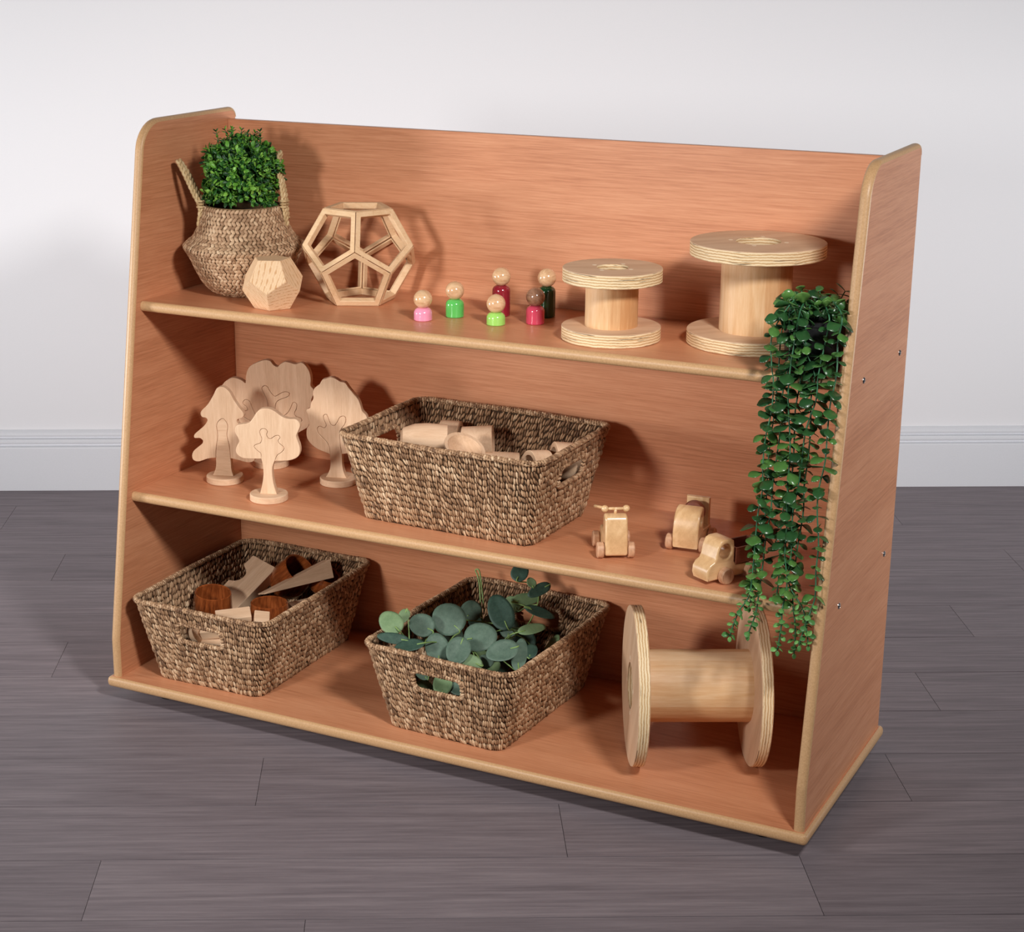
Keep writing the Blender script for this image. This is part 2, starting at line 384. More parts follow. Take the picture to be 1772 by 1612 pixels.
# outward path: first vertex to the back top corner
nb = len(cf)-1
edge_path = cf[:nb]
for x0 in (-T_, W):
    vs = [(x0+.0003, y, z) for y, z in cf]+[(x0+T_-.0003, y, z) for y, z in cf]; k = len(cf)
    fs = [tuple(range(k)), tuple(range(k, 2*k))[::-1]]+[(i, (i+1) % k, k+(i+1) % k, k+i) for i in range(k)]
    bm = bmesh.new(); V = [bm.verts.new(v) for v in vs]; [bm.faces.new([V[i] for i in f]) for f in fs]
    sp = part('side_panel', bm_mesh(bm), lam_y, unit, False)
    pts = [Vector((x0, y, z)) for y, z in edge_path]; nor = []
    for i in range(len(pts)):
        t = (pts[min(i+1, len(pts)-1)]-pts[max(i-1, 0)]).normalized(); nor.append(Vector((0, -t.z, t.y)))
    nor[0] = Vector((0, -1, 0))
    es = part('edge_strip', bullnose(pts, nor, (1, 0, 0), T_, BU), edging, sp)
# back panel
part('back_panel', box(0, W, YB, YB+.012, 0, ZB, .0006, 1), lam_x, unit, False)
for z, s in ((Z1, S1), (Z2, S2)):
    b_ = part('shelf', box(0, W, s+.0075, YB, z-.017, z, 0), lam_x, unit, False)
    part('edge_strip', bullnose([(0, s+.0078, z-.017), (W, s+.0078, z-.017)], [(0, -1, 0)]*2, (0, 0, 1), .017, .0078), edging, b_)
# base panel with edge all round
rr = .006; bx0, bx1, by0, by1 = -T_-EB+rr, W+T_+EB-rr, -EB+rr, Y2+EB-rr
bp = part('base_panel', box(bx0, bx1, by0, by1, -.017, 0), lam_x, unit, False)
path, nor = [], []
for cx, cy, a0 in ((bx1, by0, -90), (bx1, by1, 0), (bx0, by1, 90), (bx0, by0, 180)):
    for j in range(7): a = math.radians(a0+90*j/6); path.append((cx, cy, -.0172)); nor.append((math.cos(a), math.sin(a), 0))
path = [Vector(p)+Vector(q)*.0002 for p, q in zip(path, nor)]
part('edge_strip', bullnose(path, nor, (0, 0, 1), .0174, rr, True), edging, bp)
sc = lathe([(0, .0022), (.0016, .0021), (.0018, .0010), (.0032, .0016), (.0046, .0006), (.0048, 0)], 20)
sc.transform(Matrix.Rotation(PI/2, 4, 'Y'))
for y, z in ((.3674, .6317), (.1656, .6327), (.3643, .3121), (.1137, .3103)):
    m2 = sc.copy(); m2.transform(Matrix.Translation((W+T_-.0003, y, z))); part('screw', m2, metal, unit)
for x in (.06, W-.06):
    for y in (.06, .34):
        m2 = lathe([(0, ZF), (.016, ZF), (.018, ZF+.003), (.018, -.020), (.012, -.0169), (0, -.0169)], 24); m2.transform(Matrix.Translation((x, y, 0))); part('foot', m2, black_pl, unit)

# ================================================================ seagrass tray baskets
BH = .145
def rrect(s, a, b, r, A=.1845, B=.140, Rr=.026):
    """point on rounded rectangle; s (array) in 0..1 allocated by the top size; starts on +x side centre going ccw"""
    seg = [B-Rr, PI/2*Rr, 2*(A-Rr), PI/2*Rr, 2*(B-Rr), PI/2*Rr, 2*(A-Rr), PI/2*Rr, B-Rr]
    cum = np.concatenate([[0], np.cumsum(seg)]); t = np.mod(s, 1)*cum[-1]; i = np.clip(np.searchsorted(cum, t, 'right')-1, 0, 8); f = (t-cum[i])/np.array(seg)[i]
    x = np.zeros_like(t); y = np.zeros_like(t)
    cor = {1: (a-r, b-r, 0), 3: (-a+r, b-r, 90), 5: (-a+r, -b+r, 180), 7: (a-r, -b+r, 270)}
    lines = {0: ((a, 0), (a, b-r)), 2: ((a-r, b), (-a+r, b)), 4: ((-a, b-r), (-a, -b+r)), 6: ((-a+r, -b), (a-r, -b)), 8: ((a, -b+r), (a, 0))}
    return i, f, cor, lines
def rr_point(s, h, inset=0.):
    s = np.asarray(s, float); h = np.asarray(h, float)
    a = .156+(.1845-.156)*h-inset; b = .1065+(.140-.1065)*h-inset; r = .020+.008*h-inset*.5
    i, f, _, _ = rrect(s, 0, 0, 0); x = np.zeros_like(s); y = np.zeros_like(s)
    def put(k, X, Y): m = i == k; x[m] = X[m]; y[m] = Y[m]
    put(0, a, f*(b-r)); put(2, (a-r)*(1-2*f), b); put(4, -a, (b-r)*(1-2*f)); put(6, (a-r)*(2*f-1), -b); put(8, a, -(b-r)*(1-f))
    for k, sx, sy, a0 in ((1, 1, 1, 0), (3, -1, 1, PI/2), (5, -1, -1, PI), (7, 1, -1, 1.5*PI)):
        th = a0+f*PI/2; put(k, sx*(a-r)+r*np.cos(th), sy*(b-r)+r*np.sin(th))
    return np.stack([x, y, h*BH], -1)
HW, HZ0, HZ1 = .045, .083, .118
def in_hole(P, mg=0.): return (np.abs(P[:, 1]) < HW+mg) & (P[:, 2] > HZ0-mg) & (P[:, 2] < HZ1+mg) & (np.abs(P[:, 0]) > .12) & ~((np.abs(P[:, 1]) > HW+mg-.012) & (P[:, 2] < HZ0-mg+.010) & False)
def basket_meshes():
    cols, rows = 262, 13
    S, Hh = np.meshgrid(np.arange(cols)/cols, (np.arange(rows)+.5)/rows); S = S.ravel(); Hh = Hh.ravel()
    ph = rng.uniform(-.5, .5, cols); colid = np.tile(np.arange(cols), rows)
    Hh = Hh*.965+.004+ph[colid]*.032
    Hh = np.clip(Hh, .03, .97); S = S+rng.normal(0, .00035, len(S))
    P = rr_point(S, Hh, .0036); T = nrm(rr_point(S+.002, Hh, .0036)-rr_point(S-.002, Hh, .0036)); U = nrm(rr_point(S, Hh+.01, .0036)-rr_point(S, Hh-.01, .0036)); N = nrm(np.cross(T, U))
    keep = ~in_hole(P, .002); 
    rowid = np.repeat(np.arange(rows), cols)
    slope = np.radians(15+rng.normal(0, 8, len(S)))*np.where(rowid % 9 < 9, 1, -1)
    L = U*np.cos(slope)[:, None]-T*np.sin(slope)[:, None]; Wd = T*np.cos(slope)[:, None]+U*np.sin(slope)[:, None]
    P = P+N*rng.normal(0, .0006, len(S))[:, None]
    size = np.stack([rng.normal(.0041, .0003, len(S)), rng.normal(.0060, .0005, len(S)), rng.normal(.0142, .0010, len(S))], -1)
    wall = stitches(P[keep], L[keep], Wd[keep], N[keep], size[keep])
    # thin sheet that blocks see-through; its dark colour stands for shade between stitches
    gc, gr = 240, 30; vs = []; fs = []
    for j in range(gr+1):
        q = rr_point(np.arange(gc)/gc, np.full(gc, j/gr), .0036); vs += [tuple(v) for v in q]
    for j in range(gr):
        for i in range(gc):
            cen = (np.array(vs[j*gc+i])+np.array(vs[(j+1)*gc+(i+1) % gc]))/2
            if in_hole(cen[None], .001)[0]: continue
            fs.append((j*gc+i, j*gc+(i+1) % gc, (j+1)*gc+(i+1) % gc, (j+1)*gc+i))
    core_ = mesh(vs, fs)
    def wrapped(C, T, R, nper, wid, length, lean=.45):
        """C centres, T tangents: stitches wound round a cord of radius R"""
        a = nrm(np.cross(T, np.tile([0, 0, 1.], (len(T), 1)))+1e-9); b = np.cross(T, a); P, L, Wd, N = [], [], [], []
        for q in range(nper):
            for i in range(len(C)):
                th = 2*PI*q/nper+i*.35; n_ = a[i]*math.cos(th)+b[i]*math.sin(th); t_ = -a[i]*math.sin(th)+b[i]*math.cos(th)
                l = t_*math.cos(lean)+T[i]*math.sin(lean); P.append(C[i]+n_*R); L.append(l); Wd.append(np.cross(n_, l)); N.append(n_)
        k = len(P); sz = np.stack([rng.normal(wid, wid*.1, k), rng.normal(wid*.8, wid*.08, k), rng.normal(length, length*.08, k)], -1)
        return stitches(np.array(P), np.array(L), np.array(Wd), np.array(N), sz)
    nr = 262; s = np.arange(nr)/nr; hw = 1.0+.006*np.sin(s*2*PI*5)
    C = rr_point(s, hw, .0032); C2 = rr_point(s+.001, hw, .0032); T = nrm(C2-rr_point(s-.001, hw, .0032))
    rim = wrapped(C, T, .0030, 4, .0050, .0088)
    hs = []
    for sx in (1, -1):
        o = fillet([(-HW, HZ0), (HW, HZ0), (HW, HZ1), (-HW, HZ1)], [.011, .011, .011, .011], 5)
        pts = []
        for (y1, z1_), (y2, z2_) in zip(o, o[1:]+o[:1]):
            d = math.hypot(y2-y1, z2_-z1_); k = max(1, int(d/.0046)); pts += [(y1+(y2-y1)*i/k, z1_+(z2_-z1_)*i/k) for i in range(k)]
        C = np.array([(sx*((.156+(.1845-.156)*z/BH)-.0036), y, z) for y, z in pts]); T = nrm(np.roll(C, -1, 0)-np.roll(C, 1, 0))
        hs.append(wrapped(C, T, .0026, 4, .0048, .0076))
    bot = []
    for i in range(34):
        for j in range(24):
            bot.append((-.150+.30*(i+.5)/34, -.101+.202*(j+.5)/24, .0045))
    bot = np.array(bot); k = len(bot); X = np.tile([1., 0, 0], (k, 1)); Y = np.tile([0, 1., 0], (k, 1)); Zz = np.tile([0, 0, 1.], (k, 1))
    bot_m = stitches(bot, X, Y, Zz, np.stack([np.full(k, .0088), np.full(k, .0055), np.full(k, .0105)], -1))
    return wall, core_, rim, hs, bot_m
wall_me, core_me, rim_me, hole_me, bot_me = basket_meshes()
def make_basket():
    e = empty('seagrass_basket', (0, 0, 0))
    link('woven_wall', wall_me, seagrass, e, True); link('gap_shade_backing', core_me, seagrass_gap_shade, e)
    link('rim', rim_me, seagrass, e, True); link('handle_hole_trim', hole_me[0], seagrass, e, True); link('handle_hole_trim', hole_me[1], seagrass, e, True)
    link('woven_bottom', bot_me, seagrass, e, True); return e
B0 = (.5757, .2215, Z2+.0002, -.0333); B1 = (.1585, .190, .0002, .0095+PI/2); B2 = (.6182, .1950, .0002, -.046+PI/2)
bk = make_basket(); bk.location = B0[:3]; bk.rotation_euler.z = B0[3]
tag(bk, 'brown seagrass basket on the middle shelf holding pale wooden rings and cups', 'basket', 'woven seagrass tray baskets')
copy_thing(bk, B1[:3], B1[3], label='brown seagrass basket at lower left holding dark wooden cups and blocks')
copy_thing(bk, B2[:3], B2[3], label='brown seagrass basket on the bottom filled with eucalyptus leaves')

# ================================================================ round belly basket + boxwood ball
BC = Vector((.1135, .2575, Z1))
prof = [(0, .004), (.040, .0015), (.052, .004), (.062, .0105), (.073, .022), (.0825, .040), (.0905, .058), (.0965, .070), (.1035, .082), (.0995, .0885), (.088, .098), (.0785, .114), (.0735, .128), (.0690, .141), (.0655, .1525)]
pp = smooth_poly(prof, 5, False)
bb_ = empty('belly_basket', BC, 0, 'round-bellied seagrass basket with two braided handles beside the left panel', 'basket')
inner = [(r-.005, z) for r, z in pp[::-1] if z > .02]+[(0, .012)]
link('basket_body', lathe([(r-.0018, z) for r, z in pp]+inner, 72), plain('belly_basket_core', (124,96,68), (150,118,86), 260, .9, .1), bb_, True)
# arc length sampling for braid rows
arc = [0]
for a, b in zip(pp, pp[1:]): arc.append(arc[-1]+math.hypot(b[0]-a[0], b[1]-a[1]))
P, L, Wd, N, Sz = [], [], [], [], []
d, row = .034, 0
while d < arc[-1]-.002:
    j = max(i for i in range(len(arc)) if arc[i] <= d); j = min(j, len(pp)-2); f = (d-arc[j])/(arc[j+1]-arc[j]); r = pp[j][0]+f*(pp[j+1][0]-pp[j][0]); z = pp[j][1]+f*(pp[j+1][1]-pp[j][1])
    sl = Vector((pp[j+1][0]-pp[j][0], 0, pp[j+1][1]-pp[j][1])).normalized()
    n = max(12, int(2*PI*r/.0072)); sg = 1 if row % 2 else -1
    for i in range(n):
        a = 2*PI*(i+.5*(row % 2))/n+random.uniform(-.01, .01); ca, sa = math.cos(a), math.sin(a)
        U = np.array([sl.x*ca, sl.x*sa, sl.z]); T = np.array([-sa, ca, 0]); Nn = np.cross(T, U); Nn = Nn
        th = math.radians(42+random.uniform(-6, 6))*sg; l = U*math.cos(th)+T*math.sin(th); w = T*math.cos(th)-U*math.sin(th)
        P.append(np.array([r*ca, r*sa, z])+Nn*random.uniform(-.0003, .0007)); L.append(l); Wd.append(w); N.append(Nn); Sz.append((.0066, .0024, .0122))
    d += .0066; row += 1
link('braided_surface', stitches(P, L, Wd, N, Sz), braid_m, bb_, True)
def braid_paths(path, R, pitch, n=3):
    P_ = smooth_poly(path, 14, False); out = [[] for _ in range(n)]; d = 0; up = Vector((0, 1, .13))
    for i, p in enumerate(P_):
        if i: d += (p-P_[i-1]).length
        t = (P_[min(i+1, len(P_)-1)]-P_[max(i-1, 0)]).normalized(); a = (up-t*up.dot(t)).normalized(); b = t.cross(a)
        for k in range(n):
            ph = 2*PI*d/pitch+2*PI*k/n; out[k].append(p+a*(R*math.cos(ph))+b*(R*.7*math.sin(2*ph)*.6+R*.5*math.sin(ph)))
    return out
# each handle is a loop whose plane points at the rim centre line, seen nearly edge-on
vd = Vector((-.467, .884, 0)); rd = Vector((.884, .467, 0))
for sgn, lean, hh in ((-1, .030, .085), (1, -.004, .098)):
    base = rd*(sgn*.0665)
    pth = [base-vd*.018+Vector((0, 0, .118))+rd*(sgn*.008), base-vd*.017+Vector((0, 0, .150))+rd*(sgn*.0045), base-vd*.016+Vector((0, 0, .172))+rd*(sgn*(.004+lean*.35)), base-vd*.013+Vector((0, 0, .140+hh*.75))+rd*(sgn*lean*.95), base+Vector((0, 0, .140+hh))+rd*(sgn*(lean*1.25+.003)),
           base+vd*.013+Vector((0, 0, .140+hh*.75))+rd*(sgn*lean*.95), base+vd*.016+Vector((0, 0, .172))+rd*(sgn*(.004+lean*.35)), base+vd*.017+Vector((0, 0, .150))+rd*(sgn*.0045), base+vd*.018+Vector((0, 0, .125))+rd*(sgn*.006)]
    h_ = link('handle', tubes(braid_paths(pth, .0032, .024), .0026, 8), handle_m, bb_, True)
    rings_ = []
    for q, zz in ((-1, .150), (-1, .155), (-1, .160), (1, .150), (1, .155)):
        c = base+vd*(q*.017)+Vector((0, 0, zz))+rd*(sgn*.004); rings_.append([c+Vector((math.cos(a)*.0052, math.sin(a)*.0052, 0)) for a in np.linspace(0, 2*PI, 13)])
    link('handle_binding', tubes(rings_, .0021, 6), handle_m, h_, True)

def leaf_arrays(base, d, n, L, Wd, cup=.15, seg=4, tip=.5, curl=0.):
    """leaf from base along unit d, face normal n; returns verts/faces: pair of half-blades with thickness-free curved surface"""
    s = d.cross(n).normalized(); n = s.cross(d).normalized(); vs, fs = [], []
    for i in range(seg+1):
        t = i/seg; w = Wd*.5*(math.sin(PI*min(1, (t**max(1., tip))*.97+.015))**.75)
        c = base+d*(L*t)-n*(curl*L*t*t)
        vs += [c-s*w+n*(cup*w), c, c+s*w+n*(cup*w)]
    for i in range(seg): o = 3*i; fs += [(o, o+1, o+4, o+3), (o+1, o+2, o+5, o+4)]
    return vs, fs
class Acc:
    def __init__(s): s.v, s.f = [], []
    def add(s, vf): o = len(s.v); s.v += vf[0]; s.f += [tuple(i+o for i in q) for q in vf[1]]
    def mesh(s): return mesh(s.v, s.f)
def solid(o, t=.0003):
    m = o.modifiers.new('thickness', 'SOLIDIFY'); m.thickness = t; m.offset = 0; return o
ball = empty('boxwood_ball_plant', BC+Vector((0, 0, .015)), 0, 'clipped green boxwood ball plant sitting in the round-bellied basket', 'plant')
A, St = Acc(), []
cz = .190
for k in range(470):
    u = rng.uniform(-.95, 1); th = rng.uniform(0, 2*PI); r_ = math.sqrt(max(0, 1-u**4)) if u > 0 else .97; dirv = Vector((r_*math.cos(th), r_*math.sin(th), u))
    R_ = (.058+.004*math.sin(3*th+4*u))*random.uniform(.88, 1.10)
    tipp = Vector((dirv.x*R_, dirv.y*R_, cz+u*(.053 if u > 0 else .050)*random.uniform(.9, 1.1)))
    if tipp.z < .158: tipp.x *= .93; tipp.y *= .93
    root = Vector((dirv.x*R_*.45, dirv.y*R_*.45, cz-.01+dirv.z*R_*.40)); ax = (tipp-root).normalized()
    St.append([root-Vector((0, 0, .015)), root+(tipp-root)*.99])
    side = ax.cross(Vector((random.uniform(-1, 1), random.uniform(-1, 1), random.uniform(-1, 1)))).normalized()
    for j in range(5):
        f = 1-j*.17; c = root+(tipp-root)*f; rot = Matrix.Rotation(j*1.57+random.uniform(-.4, .4), 3, ax); s_ = rot @ side
        for q in ((1, -1)):
            dl = (ax*random.uniform(.5, 1.2)+s_*q*random.uniform(.7, 1.1)).normalized(); nn = (ax*1.0-s_*q*.6+Vector((random.uniform(-.3, .3),)*3)).normalized()
            A.add(leaf_arrays(c, dl, nn, random.uniform(.0100, .0145), random.uniform(.0058, .0078), .25, 5, 1.25))
    A.add(leaf_arrays(tipp-ax*.002, (ax+side*.3).normalized(), side, .008, .0045, .25, 3, .7))
for k in range(9):   # loose sprigs on top
    th = rng.uniform(0, 2*PI); b0 = Vector((rng.uniform(-.03, .03), rng.uniform(-.03, .03), cz+.050)); ax = Vector((rng.uniform(-.5, .5), rng.uniform(-.5, .5), 1.2)).normalized(); ln = rng.uniform(.014, .024)
    St.append([b0, b0+ax*ln])
    for j in range(4):
        c = b0+ax*(ln*(j+1)/4); s_ = (Matrix.Rotation(j*1.3, 3, ax) @ ax.orthogonal()).normalized()
        for q in (1, -1): A.add(leaf_arrays(c, (ax*.8+s_*q).normalized(), ax, .0085, .0040, .2, 3, .7))
lf = link('foliage', A.mesh(), box_leaf, ball, True); solid(lf)
link('twigs', tubes(St, .0007, 4), vine_stem, ball, True)
link('inner_pot', lathe([(0, .0), (.040, .0), (.052, .122), (.049, .122), (.040, .010), (0, .010)], 40), black_pl, ball, 40)
# ================================================================ dodecahedra
PHI = (1+5**.5)/2
def dodeca(a, rot):
    r1 = a/(2*math.sin(PI/5)); r2 = r1*PHI; zz = math.sqrt(a*a-(r2-r1)**2); H = 2*a*1.1135163644; V = []
    for r, z, o in ((r1, 0, 0), (r2, zz, 0), (r2, H-zz, .5), (r1, H, .5)):
        for k in range(5): t = rot+(k+o)*2*PI/5; V.append(Vector((r*math.cos(t), r*math.sin(t), z)))
    Fc = [[0, 1, 2, 3, 4], [19, 18, 17, 16, 15]]
    for k in range(5):
        k1 = (k+1) % 5
        Fc.append([k, 5+k, 10+k, 5+k1, k1]); Fc.append([15+k, 15+k1, 10+k1, 5+k1, 10+k])
    return V, Fc, H
V, Fc, H = dodeca(.0368, .0698)
bm = bmesh.new(); vv = [bm.verts.new(v) for v in V]; [bm.faces.new([vv[i] for i in f]) for f in Fc]
bmesh.ops.recalc_face_normals(bm, faces=bm.faces)
bmesh.ops.bevel(bm, geom=list(bm.edges), offset=.0006, segments=2, affect='EDGES'); me = bm_mesh(bm)
pd = NT('striped_pine_block', .5, .35); c_ = pd.coords((1,1,1), (0, .35, .6)); sp_ = pd.n('ShaderNodeSeparateXYZ'); pd.l(c_, sp_.inputs[0])
w_ = pd.math('SINE', pd.math('MULTIPLY', pd.math('ADD', sp_.outputs[0], pd.math('MULTIPLY', pd.noise(c_, 14, 2), .012)), 1450.)); fn_ = pd.noise(pd.coords((1,1,.1)), 260, 3)
pd.col(pd.ramp(pd.math('ADD', pd.math('MULTIPLY', w_, .26), fn_), [(.2, (226,188,146)), (.55, (232,198,160)), (.85, (204,156,110))])); pine_dod = pd.m
o = link('wooden_dodecahedron', me, pine_dod); o.location = (.2246, .1714, Z1+.0002)
tag(o, 'small solid pine dodecahedron block in front of the round-bellied basket', 'wooden block')
fr = empty('dodecahedron_frame', (.3222, .289, Z1+.0002), 0, 'large open dodecahedron frame of pale wooden sticks on the top shelf', 'geometric frame')
V, Fc, H = dodeca(.0712, .7651); Cn = Vector((0, 0, H/2))
for f in Fc:
    P = [V[i] for i in f]; c = sum(P, Vector())/5; n = (c-Cn).normalized(); vs = []
    w, dp = .0098, .0105
    for p in P:
        q = (p-c); L_ = q.length; out = c+q*(1-.0009/L_); inn = c+q*(1-(w/math.cos(PI/5))/L_)
        out2 = out-n*dp-q.normalized()*(dp*.78); inn2 = inn-n*dp
        vs += [out, inn, inn2, out2]
    fs = []
    for k in range(5):
        a, b = 4*k, 4*((k+1) % 5)
        for j in range(4): fs.append((a+j, b+j, b+(j+1) % 4, a+(j+1) % 4))
    bm = bmesh.new(); vb = [bm.verts.new(v) for v in vs]; [bm.faces.new([vb[i] for i in q]) for q in fs]
    bmesh.ops.recalc_face_normals(bm, faces=bm.faces); bmesh.ops.bevel(bm, geom=list(bm.edges), offset=.0006, segments=1, affect='EDGES')
    link('pentagon_frame', bm_mesh(bm), pine_x, fr)

# ================================================================ peg dolls
head_m = wood('varnished_beech_ball', [(.2, (196,150,108)), (.5, (220,178,136)), (.8, (232,196,156))], 0, 4, 40, .2, .5, .4, .3, 300, .02)
head_dark = wood('varnished_walnut_ball', [(.2, (120,84,62)), (.5, (148,108,84)), (.8, (170,130,104))], 0, 4, 40, .2, .5, .4, .3, 300, .02)
head_me = lathe([(.015*math.sin(a), -.015*math.cos(a)) for a in np.linspace(0, PI, 25)], 40)
for nm, x, y, r, h, c, hm, lab in (
    ('p', .4924, .1969, .0147, .0205, (236,150,178), head_m, 'small peg doll with a pale pink body, leftmost of the dolls'),
    ('g', .5253, .2444, .0148, .0290, (92,190,92), head_m, 'peg doll with a mid green body beside the pale pink one'),
    ('l', .6110, .2199, .0149, .0200, (158,216,104), head_m, 'short peg doll with a lime green body in front of the dark red one'),
    ('r', .5877, .2869, .0146, .0500, (142,34,46), head_m, 'tall peg doll with a dark red body'),
    ('o', .6627, .2563, .0147, .0290, (220,76,104), head_dark, 'peg doll with a rose pink body and a darker brown head'),
    ('d', .6564, .3130, .0141, .0500, (26,66,34), head_m, 'tall peg doll with a dark green body, nearest the back panel')):
    e = empty('peg_doll', (x, y, Z1+.0002), random.uniform(0, 6), lab, 'peg doll', 'painted peg dolls')
    pr = [(0, 0), (r-.0012, 0), (r, .0012), (r, h-.009)]+[(r-.009+.009*math.cos(a), h-.009+.009*math.sin(a)) for a in np.linspace(.1, PI/2, 8)]+[(.0, h)]
    link('body', lathe(pr, 40), painted('paint_'+nm, c), e, 40)
    hd = link('head', head_me, hm, e, True)
    if hd.data.materials[0] != hm: hd.data = head_me.copy(); hd.data.materials.clear(); hd.data.materials.append(hm)
    hd.location = (0, 0, h+.0136)

# ================================================================ spools
def spool(R, H, r, hole, t, label, group='wooden cable spools'):
    e = empty('wooden_spool', (0, 0, 0), 0, label, 'spool', group)
    for z0 in (0, H-t):
        pr = [(hole, 0), (R-.0008, 0), (R, .0008), (R, t-.0008), (R-.0008, t), (hole, t)]
        me = lathe(pr, 96, True); mi = [1 if abs(p.normal.z) > .5 else 0 for p in me.polygons]
        me.polygons.foreach_set('material_index', mi)
        f = link('flange', me, [ply_z, plyface_x], e, 30); f.location = (0, 0, z0)
        zo = t-.0004 if z0 else .0004
        for k in range(4):
            a = PI/4+k*PI/2+.15; d = lathe([(0, -.0006), (.0034, -.0006), (.0034, .0006), (0, .0006)], 16)
            pl = link('dowel_end', d, dowel_m, f, 30); pl.location = ((hole+.0075)*math.cos(a), (hole+.0075)*math.sin(a), zo)
    link('drum', lathe([(hole+.002, t), (r, t), (r, H-t), (hole+.002, H-t)], 64, True), stave, e, 30)
    return e
s_ = spool(.0758, .1098, .0402, .0245, .0205, 'small upright wooden spool on the top shelf beside the peg dolls'); s_.location = (.8101, .2128, Z1+.0002); s_.rotation_euler.z = .5
s_ = spool(.1010, .1545, .0530, .0340, .0205, 'larger upright wooden spool on the top shelf behind the trailing plant'); s_.location = (1.0135, .2840, Z1+.0002); s_.rotation_euler.z = .8
s_ = spool(.1242, .2000, .0560, .0360, .0176, 'big wooden spool lying on its side on the bottom at right')
s_.matrix_world = Matrix.Translation(Vector((.9887, .157, .1244))-.1*Vector((math.cos(.4844), math.sin(.4844), 0))) @ Matrix.Rotation(.4844, 4, 'Z') @ Matrix.Rotation(PI/2, 4, 'Y') @ Matrix.Rotation(.45, 4, 'Z')

